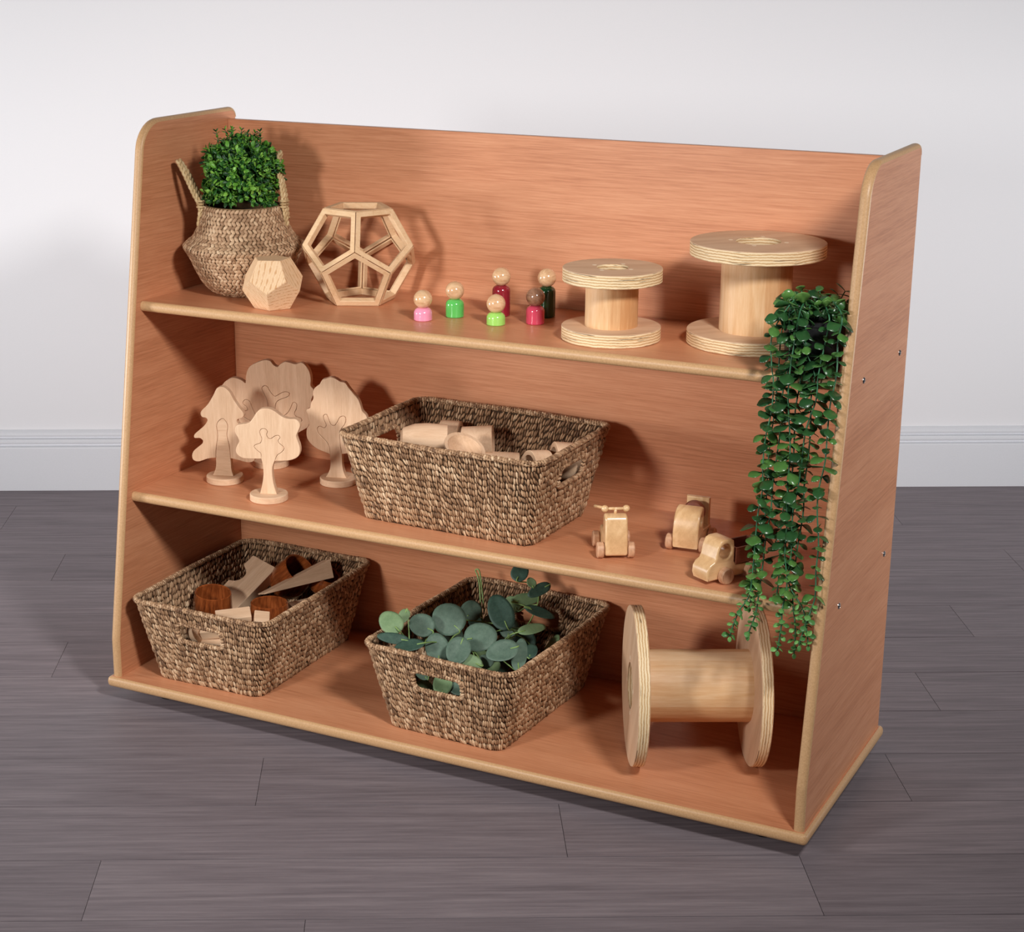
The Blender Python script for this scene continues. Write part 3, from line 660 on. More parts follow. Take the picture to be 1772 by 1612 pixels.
# ================================================================ wooden puzzle trees
TREES = {"fir": {"base": [0.1043, 0.1889], "ang": 0.3059, "crown": [[-0.0136, 0.0432], [-0.0286, 0.0403], [-0.0448, 0.0345], [-0.0543, 0.0368], [-0.0565, 0.0452], [-0.0525, 0.0539], [-0.0448, 0.0607], [-0.0371, 0.0675], [-0.0359, 0.0728], [-0.041, 0.0768], [-0.0505, 0.0767], [-0.0507, 0.0827], [-0.0426, 0.0905], [-0.0327, 0.0994], [-0.0267, 0.1081], [-0.028, 0.1133], [-0.0353, 0.115], [-0.0382, 0.1201], [-0.0359, 0.1265], [-0.0271, 0.1353], [-0.0205, 0.144], [-0.0137, 0.1558], [-0.0081, 0.1664], [-0.0028, 0.1696], [0.0035, 0.1699], [0.0097, 0.1668], [0.0158, 0.1602], [0.0216, 0.149], [0.0296, 0.1369], [0.0377, 0.1268], [0.0389, 0.1206], [0.0352, 0.1163], [0.0289, 0.1143], [0.0266, 0.1096], [0.0347, 0.0995], [0.0449, 0.0895], [0.0489, 0.0844], [0.0445, 0.0789], [0.0381, 0.0765], [0.0401, 0.0703], [0.0492, 0.0602], [0.0562, 0.0489], [0.0554, 0.0414], [0.0485, 0.0379], [0.039, 0.038], [0.0265, 0.041], [0.013, 0.0435]], "trunk": [[-0.0224, 0.0071], [-0.0155, 0.0207], [-0.0134, 0.0315], [-0.0132, 0.0432], [-0.0116, 0.0634], [-0.0084, 0.0837], [-0.0099, 0.1005], [-0.006, 0.1091], [0.0011, 0.1134], [0.0066, 0.1086], [0.0095, 0.1004], [0.0075, 0.0845], [0.0114, 0.0646], [0.013, 0.0435], [0.0136, 0.0339], [0.0142, 0.0223], [0.0178, 0.0092]]}, "spreading": {"base": [0.2298, 0.135], "ang": 0.3376, "crown": [[-0.0097, 0.0722], [-0.0335, 0.0716], [-0.0436, 0.0729], [-0.0515, 0.0787], [-0.0533, 0.0858], [-0.0511, 0.0931], [-0.0472, 0.1004], [-0.0486, 0.1065], [-0.0534, 0.1155], [-0.0535, 0.1226], [-0.0499, 0.1288], [-0.0397, 0.1313], [-0.0296, 0.1337], [-0.0223, 0.1421], [-0.017, 0.1504], [-0.0108, 0.1567], [-0.0027, 0.1594], [0.0072, 0.159], [0.0171, 0.1541], [0.0269, 0.147], [0.0378, 0.1434], [0.0508, 0.1429], [0.0567, 0.1371], [0.0575, 0.131], [0.0543, 0.1228], [0.0511, 0.1146], [0.053, 0.1065], [0.0563, 0.0965], [0.0565, 0.0863], [0.0523, 0.0779], [0.0411, 0.0723], [0.027, 0.0701], [0.0129, 0.0695]], "trunk": [[-0.0146, 0.0074], [-0.0134, 0.0122], [-0.0095, 0.0279], [-0.007, 0.0446], [-0.0075, 0.061], [-0.0097, 0.0722], [-0.01, 0.0815], [-0.0169, 0.0873], [-0.0214, 0.0933], [-0.0176, 0.0965], [-0.0115, 0.0988], [-0.009, 0.1019], [-0.0078, 0.1081], [-0.0101, 0.1141], [-0.0109, 0.1198], [-0.0074, 0.124], [-0.0017, 0.124], [0.0016, 0.1197], [0.0, 0.1145], [0.0029, 0.1085], [0.0079, 0.1077], [0.014, 0.1121], [0.0201, 0.1137], [0.023, 0.1104], [0.0199, 0.1062], [0.0207, 0.1011], [0.0276, 0.0953], [0.0291, 0.0909], [0.0244, 0.0849], [0.0172, 0.0795], [0.0129, 0.0695], [0.009, 0.0597], [0.0082, 0.0452], [0.0102, 0.0288], [0.0144, 0.0135], [0.0147, 0.0087]]}, "broad": {"base": [0.1226, 0.3131], "ang": 0.2522, "crown": [[-0.0085, 0.0554], [-0.0218, 0.0513], [-0.035, 0.0548], [-0.0436, 0.063], [-0.0522, 0.0701], [-0.0655, 0.0725], [-0.0786, 0.0783], [-0.0871, 0.0908], [-0.0921, 0.1058], [-0.0931, 0.1209], [-0.0899, 0.1362], [-0.0851, 0.1451], [-0.0782, 0.1524], [-0.067, 0.1584], [-0.056, 0.1575], [-0.0473, 0.1537], [-0.0422, 0.1502], [-0.0412, 0.1605], [-0.0379, 0.1735], [-0.0311, 0.1825], [-0.0177, 0.1896], [-0.0045, 0.1941], [0.0052, 0.1925], [0.0105, 0.1864], [0.018, 0.1826], [0.0236, 0.188], [0.0324, 0.1927], [0.0432, 0.1912], [0.0518, 0.1895], [0.0627, 0.1928], [0.0712, 0.1869], [0.0774, 0.1756], [0.0793, 0.163], [0.0787, 0.1523], [0.0837, 0.1462], [0.0842, 0.1377], [0.0797, 0.1267], [0.0805, 0.1139], [0.078, 0.1009], [0.0767, 0.0878], [0.0721, 0.0768], [0.0599, 0.0684], [0.0489, 0.0623], [0.0356, 0.0582], [0.0143, 0.0562]], "trunk": [[-0.0121, 0.007], [-0.0094, 0.0214], [-0.0085, 0.0554], [-0.0147, 0.067], [-0.0277, 0.0771], [-0.0418, 0.0849], [-0.0489, 0.0899], [-0.0487, 0.0975], [-0.0402, 0.1002], [-0.0411, 0.1066], [-0.0482, 0.1127], [-0.044, 0.119], [-0.0364, 0.1177], [-0.0323, 0.1072], [-0.025, 0.0924], [-0.0099, 0.0825], [-0.0027, 0.0873], [-0.0015, 0.1068], [-0.0022, 0.1197], [-0.0063, 0.1303], [-0.0115, 0.1418], [-0.0069, 0.147], [-0.0015, 0.1456], [0.0027, 0.1383], [0.0112, 0.1291], [0.02, 0.1329], [0.0288, 0.1377], [0.0376, 0.1375], [0.0385, 0.1333], [0.0341, 0.1294], [0.0197, 0.1232], [0.0134, 0.1164], [0.0109, 0.1033], [0.0112, 0.0881], [0.0244, 0.0926], [0.0344, 0.0993], [0.0412, 0.1094], [0.0458, 0.1194], [0.0519, 0.1176], [0.0517, 0.11], [0.0476, 0.1012], [0.05, 0.0948], [0.0594, 0.0917], [0.0599, 0.0864], [0.0516, 0.0852], [0.0407, 0.0856], [0.025, 0.0717], [0.0143, 0.0562], [0.0127, 0.0229], [0.0157, 0.0088]]}, "oval": {"base": [0.2858, 0.2702], "ang": 0.3059, "crown": [[-0.0131, 0.0532], [-0.0214, 0.0559], [-0.0338, 0.0606], [-0.0442, 0.0674], [-0.0523, 0.0776], [-0.0542, 0.088], [-0.0529, 0.0976], [-0.0486, 0.1051], [-0.0514, 0.1197], [-0.0533, 0.13], [-0.047, 0.1335], [-0.0447, 0.143], [-0.0404, 0.1515], [-0.0412, 0.1598], [-0.0379, 0.1692], [-0.0295, 0.1758], [-0.0242, 0.1843], [-0.017, 0.1867], [-0.0087, 0.1897], [-0.0005, 0.1874], [0.0077, 0.1826], [0.0159, 0.1809], [0.0219, 0.1729], [0.03, 0.1629], [0.0381, 0.153], [0.0421, 0.1428], [0.0451, 0.1325], [0.0522, 0.1245], [0.0551, 0.1122], [0.057, 0.0997], [0.0528, 0.087], [0.0485, 0.0742], [0.0391, 0.0642], [0.0286, 0.0584], [0.0082, 0.0542]], "trunk": [[-0.0227, 0.0087], [-0.0158, 0.0201], [-0.0124, 0.0331], [-0.0131, 0.0532], [-0.0134, 0.0627], [-0.0169, 0.073], [-0.0251, 0.0821], [-0.0333, 0.0912], [-0.0342, 0.0985], [-0.0299, 0.1018], [-0.0227, 0.099], [-0.0184, 0.1045], [-0.0224, 0.1148], [-0.0227, 0.1214], [-0.0181, 0.1233], [-0.0151, 0.1172], [-0.0111, 0.1069], [-0.0049, 0.1041], [0.0003, 0.1096], [0.0057, 0.1192], [0.0129, 0.1216], [0.016, 0.1166], [0.0138, 0.1081], [0.0063, 0.0973], [0.0041, 0.0846], [0.0059, 0.0657], [0.0082, 0.0542], [0.0089, 0.0342], [0.0114, 0.0216], [0.0163, 0.0101]]}}
labs = {'fir': 'pale wooden fir tree figure with jagged sides, leftmost tree', 'spreading': 'pale wooden tree figure with lobed crown, frontmost of the trees',
        'broad': 'widest wooden tree figure, standing behind the fir and the lobed tree', 'oval': 'wooden tree figure with tall oval crown beside the middle basket'}
for k, t in TREES.items():
    bx, by = t['base']
    if k == 'broad': by -= .004
    e = empty('wooden_tree', (bx, by, Z2+.0002), t['ang'], labs[k], 'toy tree', 'wooden puzzle trees')
    th = .013; bh = .0115; gapv = .00035
    def off(pl, d):   # crude inward/outward offset along vertex normals of an open line
        out = []
        for i in range(len(pl)):
            a = Vector(pl[max(i-1, 0)]); b = Vector(pl[min(i+1, len(pl)-1)]); n = (b-a).normalized(); out.append((pl[i][0]-n.y*d, pl[i][1]+n.x*d))
        return out
    tr = t['trunk']; cr = t['crown']
    # trunk outline: base point up the left side round the top and down the right
    n = len(tr); tr_s = smooth_poly(tr, 4, False)
    # index of notch entrance on each side
    c0, c1 = cr[0], cr[-1]
    i0 = min(range(n), key=lambda i: (tr[i][0]-c0[0])**2+(tr[i][1]-c0[1])**2); i1 = min(range(n), key=lambda i: (tr[i][0]-c1[0])**2+(tr[i][1]-c1[1])**2)
    inner = tr_s[i0*4:i1*4+1]
    zlow = bh-.002
    trunk_out = [(tr[0][0], zlow)]+tr_s[1:-1]+[(tr[-1][0], zlow)]
    crown_s = smooth_poly(cr, 4, False)
    inner_off = off(inner, gapv*1.6)[3:-3]
    crown_out = crown_s+inner_off[::-1]
    cw = link('crown', slab([crown_out], th, .0009, 2), beech_z, e, 35, STAND)
    tw = link('trunk', slab([trunk_out], th, .0007, 2), beech_z if k != 'fir' else beech_x, e, 35, STAND)
    r = .0322; link('base', lathe([(0, 0), (r-.001, 0), (r, .001), (r, bh-.001), (r-.001, bh), (0, bh)], 64), beech_x, e, 30)

# ================================================================ toy vehicles
def extrude_side(outline, width, bev=.002, holes=()): return slab([outline]+list(holes), width, bev, 3)
def circle2(cx, cy, r, n=28): return [(cx+r*math.cos(2*PI*i/n), cy+r*math.sin(2*PI*i/n)) for i in range(n)]
WR, WT = .0124, .0105
wheel_me = lathe([(0, 0), (WR-.0015, 0), (WR, .0015), (WR, WT-.0015), (WR-.0015, WT), (0, WT)], 36); wheel_me.transform(Matrix.Translation((0, 0, -WT/2))); wheel_me.transform(Matrix.Rotation(PI/2, 4, 'X'))
def wheels(e, xs, w, r=WR):
    for x in xs:
        for sy in (1, -1):
            o = link('wheel', wheel_me, wheel_wood, e, 30) if not wheel_me.materials else None
            if o is None: o = bpy.data.objects.new('wheel', wheel_me); COL.objects.link(o); o.parent = e
            o.location = (x, sy*(w/2+WT/2+.0008), r)
        ax = tubes([[(x, -w/2-WT*.8, r), (x, w/2+WT*.8, r)]], .0025, 10); link('axle', ax, wheel_wood, e, True)
# 1: scooter-like car with handlebar, facing the camera
e = empty('toy_scooter_car', (.8475, .155, Z2+.0002), math.radians(-60), 'small wooden toy car with a round-ended handlebar on top, nearest the middle basket', 'toy car', 'little wooden cars')
ol = smooth_poly([(.036, .006), (.0375, .018), (.0365, .036), (.032, .052), (.027, .0655), (.012, .067), (.006, .060), (.004, .044), (-.004, .036), (-.026, .036), (-.034, .030), (-.036, .018), (-.034, .0065), (-.020, .005), (.020, .005)], 4)
link('body', extrude_side(ol, .035, .0035), maple_x, e, 40, STAND)
bar = tubes([[(.014, -.016, .0745), (.014, .016, .0745)], [(.014, 0, .064), (.014, 0, .0745)], [(.012, -.015, .0745), (-.004, -.030, .0735)]], .0024, 10)
hb = link('handlebar', bar, maple_x, e, True)
bl = lathe([(.0056*math.sin(a), -.0056*math.cos(a)) for a in np.linspace(0, PI, 13)], 20)
for y in (-.0165, .0165): b2 = link('ball', bl.copy(), maple_x, hb, True); b2.location = (.014, y, .0745)
wheels(e, (.0265, -.0285), .035)
# 2: mixer truck
e = empty('toy_mixer_truck', (.944, .2365, Z2+.0002), math.radians(-85), 'wooden toy truck with arched cab, brown drum and upright back plate, behind the other cars', 'toy truck', 'little wooden cars')
cab = smooth_poly([(.034, .007), (.036, .022), (.034, .040), (.028, .056), (.018, .0655), (.006, .068)], 4, False)+[(.003, .066), (.003, .030), (-.030, .026), (-.044, .026), (-.046, .010), (-.044, .007)]
link('body', extrude_side(cab, .041, .0028, [circle2(.017, .048, .0075)[::-1]]), maple_x, e, 40, STAND)
dr = lathe([(0, -.013), (.010, -.013), (.0165, -.004), (.0175, .003), (.014, .012), (.006, .014), (0, .014)], 36)
o = link('drum', dr, brown_block, e, 40); o.matrix_local = Matrix.Translation((-.017, 0, .052)) @ Matrix.Rotation(math.radians(72), 4, 'Y')
pl = extrude_side([(-.0185, .024), (.0185, .024), (.0185, .0700), (-.0185, .0700)], .010, .0022); 
link('back_plate', pl, maple_z, e, 40, Matrix.Translation((-.040, 0, 0)) @ Matrix.Rotation(PI/2, 4, 'Z') @ STAND)
sp = slab([[(-.034, .024), (-.034, .052), (.002, .028), (.002, .024)]], .010, .001); link('drum_support', sp, maple_x, e, 40, STAND)
wheels(e, (.024, -.028), .041)
# 3: tipper with brown bucket
e = empty('toy_tipper_truck', (1.0405, .1310, Z2+.0002), math.radians(-119.5), 'wooden toy tipper truck with a round window and brown bucket, partly behind the trailing vines', 'toy truck', 'little wooden cars')
X = lambda s: .055-s
ol = [(X(.003), .006), (X(.0), .014), (X(.001), .024), (X(.006), .031), (X(.013), .034), (X(.016), .040), (X(.019), .054), (X(.024), .0635), (X(.030), .066), (X(.044), .066), (X(.050), .062), (X(.0515), .052), (X(.0515), .030), (X(.056), .024), (X(.096), .021), (X(.099), .017), (X(.099), .008), (X(.096), .006)]
link('body', extrude_side(ol, .036, .0028, [circle2(X(.0345), .0475, .0112)[::-1]]), maple_x, e, 40, STAND)
bm = bmesh.new()
def bucket(x0, x1, hw, z0, z1, wt=.003):
    o_ = [(x0, -hw), (x1, -hw), (x1, hw), (x0, hw)]; i_ = [(x0+wt, -hw+wt), (x1-wt, -hw+wt), (x1-wt, hw-wt), (x0+wt, hw-wt)]
    vs = [(x, y, z0) for x, y in o_]+[(x*1.0, y, z1) for x, y in o_]+[(x, y, z1) for x, y in i_]+[(x, y, z0+wt) for x, y in i_]
    fs = [(3, 2, 1, 0)]+[(k, (k+1) % 4, 4+(k+1) % 4, 4+k) for k in range(4)]+[(4+k, 4+(k+1) % 4, 8+(k+1) % 4, 8+k) for k in range(4)]+[(8+k, 8+(k+1) % 4, 12+(k+1) % 4, 12+k) for k in range(4)]+[(12, 13, 14, 15)]
    return mesh(vs, fs)
link('bucket', bucket(X(.108), X(.0535), .0195, .0255, .050), brown_block, e)
wheels(e, (.024, -.026), .036)

# ================================================================ pieces in the baskets
def lb(Bk, x, y, z):   # point in basket Bk's own frame -> world
    c, s = math.cos(Bk[3]), math.sin(Bk[3]); return Vector((Bk[0]+c*x-s*y, Bk[1]+s*x+c*y, Bk[2]+z))
def put(o, loc, rot, label, cat, group=None):
    o.location = loc; o.rotation_euler = rot; return tag(o, label, cat, group)
D = math.radians
def cup_me(r, h, belly=1.1, wt=.0035):
    pr = [(0, 0), (r*.62, 0), (r*.74, .003), (r*belly*.93, h*.25), (r*belly, h*.48), (r*1.04, h*.8), (r, h-.001), (r-.0015, h), (r-wt, h-.0015), (r*belly-wt-.001, h*.5), (r*.6, .007), (0, .006)]
    return lathe(smooth_poly(pr, 3, False) if False else pr, 48)
G1 = 'dark wooden cups in the lower left basket'
CAM = Vector((.45, -.85, .30)); RD = Vector((.884, .467, 0)); UP = Vector((0, 0, 1))
def cup(r, h, loc, axis, lab): o = link('wooden_cup', cup_me(r, h), maho, None, 50); aim(o, loc, axis, random.uniform(0, 6), h); tag(o, lab, 'cup', G1)
cup(.0325, .066, (.0830, .1700, .117), UP+CAM*.13+RD*.08, 'dark red-brown wooden cup nearest the left end of its basket')
cup(.0330, .066, (.1925, .1835, .1125), UP+RD*.02, 'dark red-brown wooden cup upright beside the right rim of its basket')
cup(.0325, .068, (.1830, .3030, .1345), RD*.62+UP*.62+CAM*.42, 'dark red-brown wooden cup tipped over at the back of its basket')
cup(.0270, .040, (.2200, .3330, .1230), RD*.45+UP*.85+CAM*.30, 'dark wooden cup mostly hidden behind the tipped cup and long wedge')
def prism(pts2, w, bev=.0012): return slab([pts2], w, bev, 2)
arch = [(0, 0), (.058, 0), (.058, .118), (0, .118), (0, .092)]+[(.019*math.sin(a), .071+.019*math.cos(a)) for a in np.linspace(.15, PI-.15, 14)]+[(0, .050)]
G2 = 'natural wooden blocks in the lower left basket'
def blk(me, loc, xa, ya, lab, cat='wooden block', m=None): o = link('wooden_block', me, m or beech_x, None); frame3(o, loc, xa, ya); tag(o, lab, cat, G2)
ya = Vector((.0275, .092, .053)).normalized()
blk(prism(arch, .024), Vector((.0780, .2150, .0740))-Vector((.9, -.15, -.20))*.030-ya*.008, (.9, -.15, -.20), ya, 'long pale wooden block with a curved notch leaning in the basket', m=beech_y)
blk(convex([(0, 0, 0), (.142, 0, 0), (.142, .028, 0), (0, .028, 0), (0, 0, .002), (0, .028, .002), (.142, 0, .034), (.142, .028, .034)], .0008), (.1700, .2040, .1160), (.47, .86, .02), (-.88, .47, -.35), 'long pale wooden wedge resting against the right rim of its basket', 'wooden wedge')
blk(box(-.048, .048, -.016, .016, -.012, .012, .0012), (.2340, .2720, .0820), (.55, .83, .04), (-.83, .55, .1), 'pale wooden plank block underneath the long wedge')
blk(box(-.030, .030, -.0135, .0135, -.0125, .0125, .0012), (.1800, .0900, .1110), (.78, .62, .06), (-.6, .75, .35), 'pale rectangular wooden block nearest the front rim, left of the cube')
blk(box(-.013, .013, -.013, .013, -.013, .013, .0012), (.2270, .1040, .1100), (.80, .55, -.15), (-.5, .8, .45), 'pale wooden cube at the front right corner of its basket')
o = link('wooden_ball', lathe([(.021*math.sin(a), .021-.021*math.cos(a)) for a in np.linspace(0, PI/2, 12)]+[(0, .021)], 40), beech_x, None, 35)
aim(o, (.128, .060, .0900), (.85, .1, .35), 0, .021); tag(o, 'pale wooden half ball visible through the front handle hole of its basket', 'half ball', G2)
blk(box(-.034, .034, -.020, .020, -.009, .009, .0012), (.160, .082, .0960), (.93, .30, .16), (-.3, .86, .40), 'pale wooden block behind the half ball, visible through the handle hole')
blk(box(-.045, .045, -.022, .022, -.010, .010, .0012), (.155, .080, .0700), (.96, .2, .02), (-.2, .9, .30), 'pale wooden block lowest in the handle hole of its basket')
G3 = 'pale wooden rings and cups in the middle basket'
def pc(name, prof, m, loc, axis, lab, cat, closed=False, along=0., tw=0.):
    o = link(name, lathe(prof, 56, closed), m, None, 40); aim(o, loc, axis, tw, along); tag(o, lab, cat, G3)
def ringp(ri, ro, h): return [(ri, 0), (ro-.001, 0), (ro, .001), (ro, h-.001), (ro-.001, h), (ri, h)]
pc('wooden_cup', [(0, 0), (.014, 0), (.0215, .004), (.0285, .024), (.0300, .044), (.0285, .078), (.0255, .078), (.026, .044), (.020, .008), (0, .006)], beech_z, (.4300, .2320, .4260), RD+UP*-.03, 'pale barrel-shaped wooden cup lying nearest the left end of its basket', 'cup', tw=1)
pc('wooden_bowl', [(0, 0), (.012, 0), (.020, .006), (.029, .018), (.0350, .030), (.0350, .032), (.0295, .0315), (.023, .020), (.012, .011), (0, .009)], beech_y, (.5690, .1950, .4400), RD*.35+UP*.8+CAM*.45, 'pale wooden egg-cup bowl tilted so its mouth faces the viewer', 'bowl', along=.030)
pc('wooden_ring', ringp(.018, .0275, .052), beech_x, (.5430, .2960, .4210), RD+UP*.04+CAM*.12, 'pale wooden tube with straight grain lying at the back of its basket', 'ring', True, .026)
pc('wooden_ring', ringp(.016, .0240, .034), beech_x, (.4830, .3120, .4230), RD+UP*-.1+CAM*.3, 'pale wooden ring behind the barrel-shaped cup', 'ring', True, .017)
pc('wooden_ring', ringp(.016, .0240, .060), beech_x, (.5860, .2950, .3860), RD+UP*-.05, 'pale wooden tube low in the middle of its basket', 'ring', True, .030)
pc('wooden_ring', ringp(.0160, .0235, .036), beech_x, (.6560, .2535, .4090), (-.55, -.83, .12), 'pale wooden ring lying just inside the front rim of its basket', 'ring', True, .036)
pc('wooden_ring', ringp(.0225, .0310, .042), beech_x, (.6900, .2750, .4150), (-.78, -.60, .10), 'pale wooden ring standing beside the right handle hole of its basket', 'ring', True, .042)

# ================================================================ eucalyptus in the right-hand basket
EUC = [[0.5527, 0.1716, 0.15, 0.027, 0.0264], [0.6341, 0.1262, 0.15, 0.0255, 0.0242], [0.5265, 0.1263, 0.15, 0.0203, 0.0193], [0.579, 0.0811, 0.136, 0.0241, 0.0189], [0.6227, 0.0693, 0.143, 0.0234, 0.0182], [0.5051, 0.0608, 0.1745, 0.0173, 0.0215], [0.5214, 0.0393, 0.157, 0.0248, 0.0089], [0.5511, 0.0393, 0.15, 0.0229, 0.012], [0.6154, 0.2401, 0.15, 0.0196, 0.0354], [0.6925, 0.0867, 0.15, 0.0253, 0.018], [0.7079, 0.118, 0.136, 0.0117, 0.0286], [0.6412, 0.0714, 0.129, 0.0218, 0.0114], [0.5442, 0.2729, 0.129, 0.0173, 0.0189], [0.6351, 0.2974, 0.157, 0.0262, 0.0121], [0.6658, 0.2871, 0.143, 0.026, 0.0099], [0.6941, 0.194, 0.15, 0.0234, 0.0096], [0.6014, 0.3175, 0.136, 0.0128, 0.0173], [0.4756, 0.1548, 0.122, 0.015, 0.0114], [0.4783, 0.2339, 0.129, 0.02, 0.0095], [0.4984, 0.1165, 0.164, 0.0086, 0.0134], [0.6582, 0.0956, 0.122, 0.0115, 0.0135], [0.6664, 0.2255, 0.115, 0.0162, 0.0189], [0.6898, 0.201, 0.108, 0.0134, 0.0107], [0.6216, 0.3, 0.2028, 0.0171, 0.0143], [0.6578, 0.3, 0.1768, 0.022, 0.0099], [0.6431, 0.3, 0.1874, 0.0093, 0.0077], [0.6053, 0.0505, 0.0905, 0.0203, 0.0146], [0.6321, 0.0554, 0.087, 0.013, 0.0156], [0.5527, 0.0771, 0.087, 0.0079, 0.0132], [0.5808, 0.284, 0.108, 0.0195, 0.0167], [0.6152, 0.2765, 0.108, 0.0166, 0.0166], [0.5385, 0.2141, 0.101, 0.0165, 0.0165], [0.4826, 0.1847, 0.101, 0.0165, 0.0165]]
ge = empty('eucalyptus_garland', (.615, .19, .012), 0, 'grey-green round-leaved eucalyptus garland heaped in the bottom basket', 'garland')
go = Vector(ge.location)
camv = Vector((1.2, -2.5, 1.05)).normalized(); rt = Vector((.884, .467, 0)); upv = camv.cross(rt)*-1
upv = rt.cross(camv)*-1 if (rt.cross(camv)).z < 0 else rt.cross(camv)
def round_leaf(center, w, h, n, spin, mat, stemdir=None):
    n = n.normalized(); a = (rt-n*rt.dot(n)).normalized(); b = n.cross(a)
    d = a*math.cos(spin)+b*math.sin(spin); s = n.cross(d)
    vs, fs = [], []; R, NS = 5, 22; cup = random.uniform(-.10, .16); fold = random.uniform(.05, .22)
    # h along d (length), w across s
    vs.append(center)
    for i in range(1, R+1):
        r = i/R
        for k in range(NS):
            th = 2*PI*k/NS; x = math.cos(th)*r; y = math.sin(th)*r*(1-.10*x)
            lift = cup*w*.9*(r*r)+fold*w*abs(y)*.5-.05*w*(x*x)+.03*w*math.sin(3*th+center.x*90)*r*r
            vs.append(center+d*(x*h)+s*(y*w)+n*lift)
    for k in range(NS): fs.append((0, 1+k, 1+(k+1) % NS))
    for i in range(R-1):
        for k in range(NS): o_ = 1+i*NS; fs.append((o_+k, o_+NS+k, o_+NS+(k+1) % NS, o_+(k+1) % NS))
    me = mesh([v-go for v in vs], fs); o = link('leaf', me, mat, ge, True); solid(o, .0005)
    base = center-d*h*1.0; return base, d
dark = {6, 7, 8, 14, 23, 24, 21, 22}; light = {5, 11, 13, 15, 19, 25, 26, 16}
spins = {0: 130, 1: 10, 2: 150, 3: 100, 4: 250, 5: 130, 6: 170, 7: 190, 8: 110, 9: 200, 10: 80, 11: 160, 12: 60, 13: 20, 14: -10, 15: 20, 16: 120}
twigs_ = []; spine = [Vector((.50, .10, .115)), Vector((.56, .115, .125)), Vector((.61, .12, .128)), Vector((.64, .17, .12)), Vector((.655, .25, .125)), Vector((.655, .30, .150)), Vector((.645, .325, .172))]
spine_s = smooth_poly(spine, 6, False)
for i, (x, y, z, w, h) in enumerate(EUC):
    c = Vector((x, y, z)); w *= 1.07; h *= 1.07; a, b = max(w, h), min(w, h)
    if c.y > .30: c.y = min(c.y, .345)
    flat = b/a; tilt = 1.0 if flat > .75 else .0
    spin = D(spins.get(i, random.uniform(0, 360)))
    n = camv*(.8 if flat > .75 else .55)+Vector((0, 0, .45))+Vector((random.uniform(-.2, .2), random.uniform(-.2, .2), 0))
    mat = euc[1] if i in dark else euc[2] if i in light else euc[0]
    base, d = round_leaf(c, (b if h >= w or flat < .99 else a), a, n, spin if h <= w else spin, mat)
    q = min(spine_s, key=lambda p: (p-base).length); m_ = (q+base)/2+Vector((0, 0, .004)); twigs_.append(smooth_poly([q, m_, base, base+d*a*.5], 5, False))
for k in range(46):     # deeper leaves filling the basket
    x, y, z = rng.uniform(.525, .71), rng.uniform(.055, .33), rng.uniform(.03, .098)
    if y > .24: z = min(z, .09)
    r_ = rng.uniform(.015, .022); n = Vector((rng.normal(0, .5), rng.normal(-.3, .5), 1))
    base, d = round_leaf(Vector((x, y, z)), r_, r_, n, rng.uniform(0, 6.28), euc[[0, 1, 1, 2][k % 4]])
link('stem', tubes([[p-go for p in q] for q in [spine_s]+twigs_], .0011, 6), euc_stem, ge, True)
tend = smooth_poly([Vector(v) for v in ((.560, .285, .10), (.548, .300, .135), (.540, .312, .160), (.533, .318, .176), (.528, .320, .184), (.534, .319, .187), (.538, .318, .178), (.545, .312, .150), (.555, .30, .12))], 6, False)
link('tendril', tubes([[p-go for p in tend]], .0013, 6), euc_stem, ge, True)

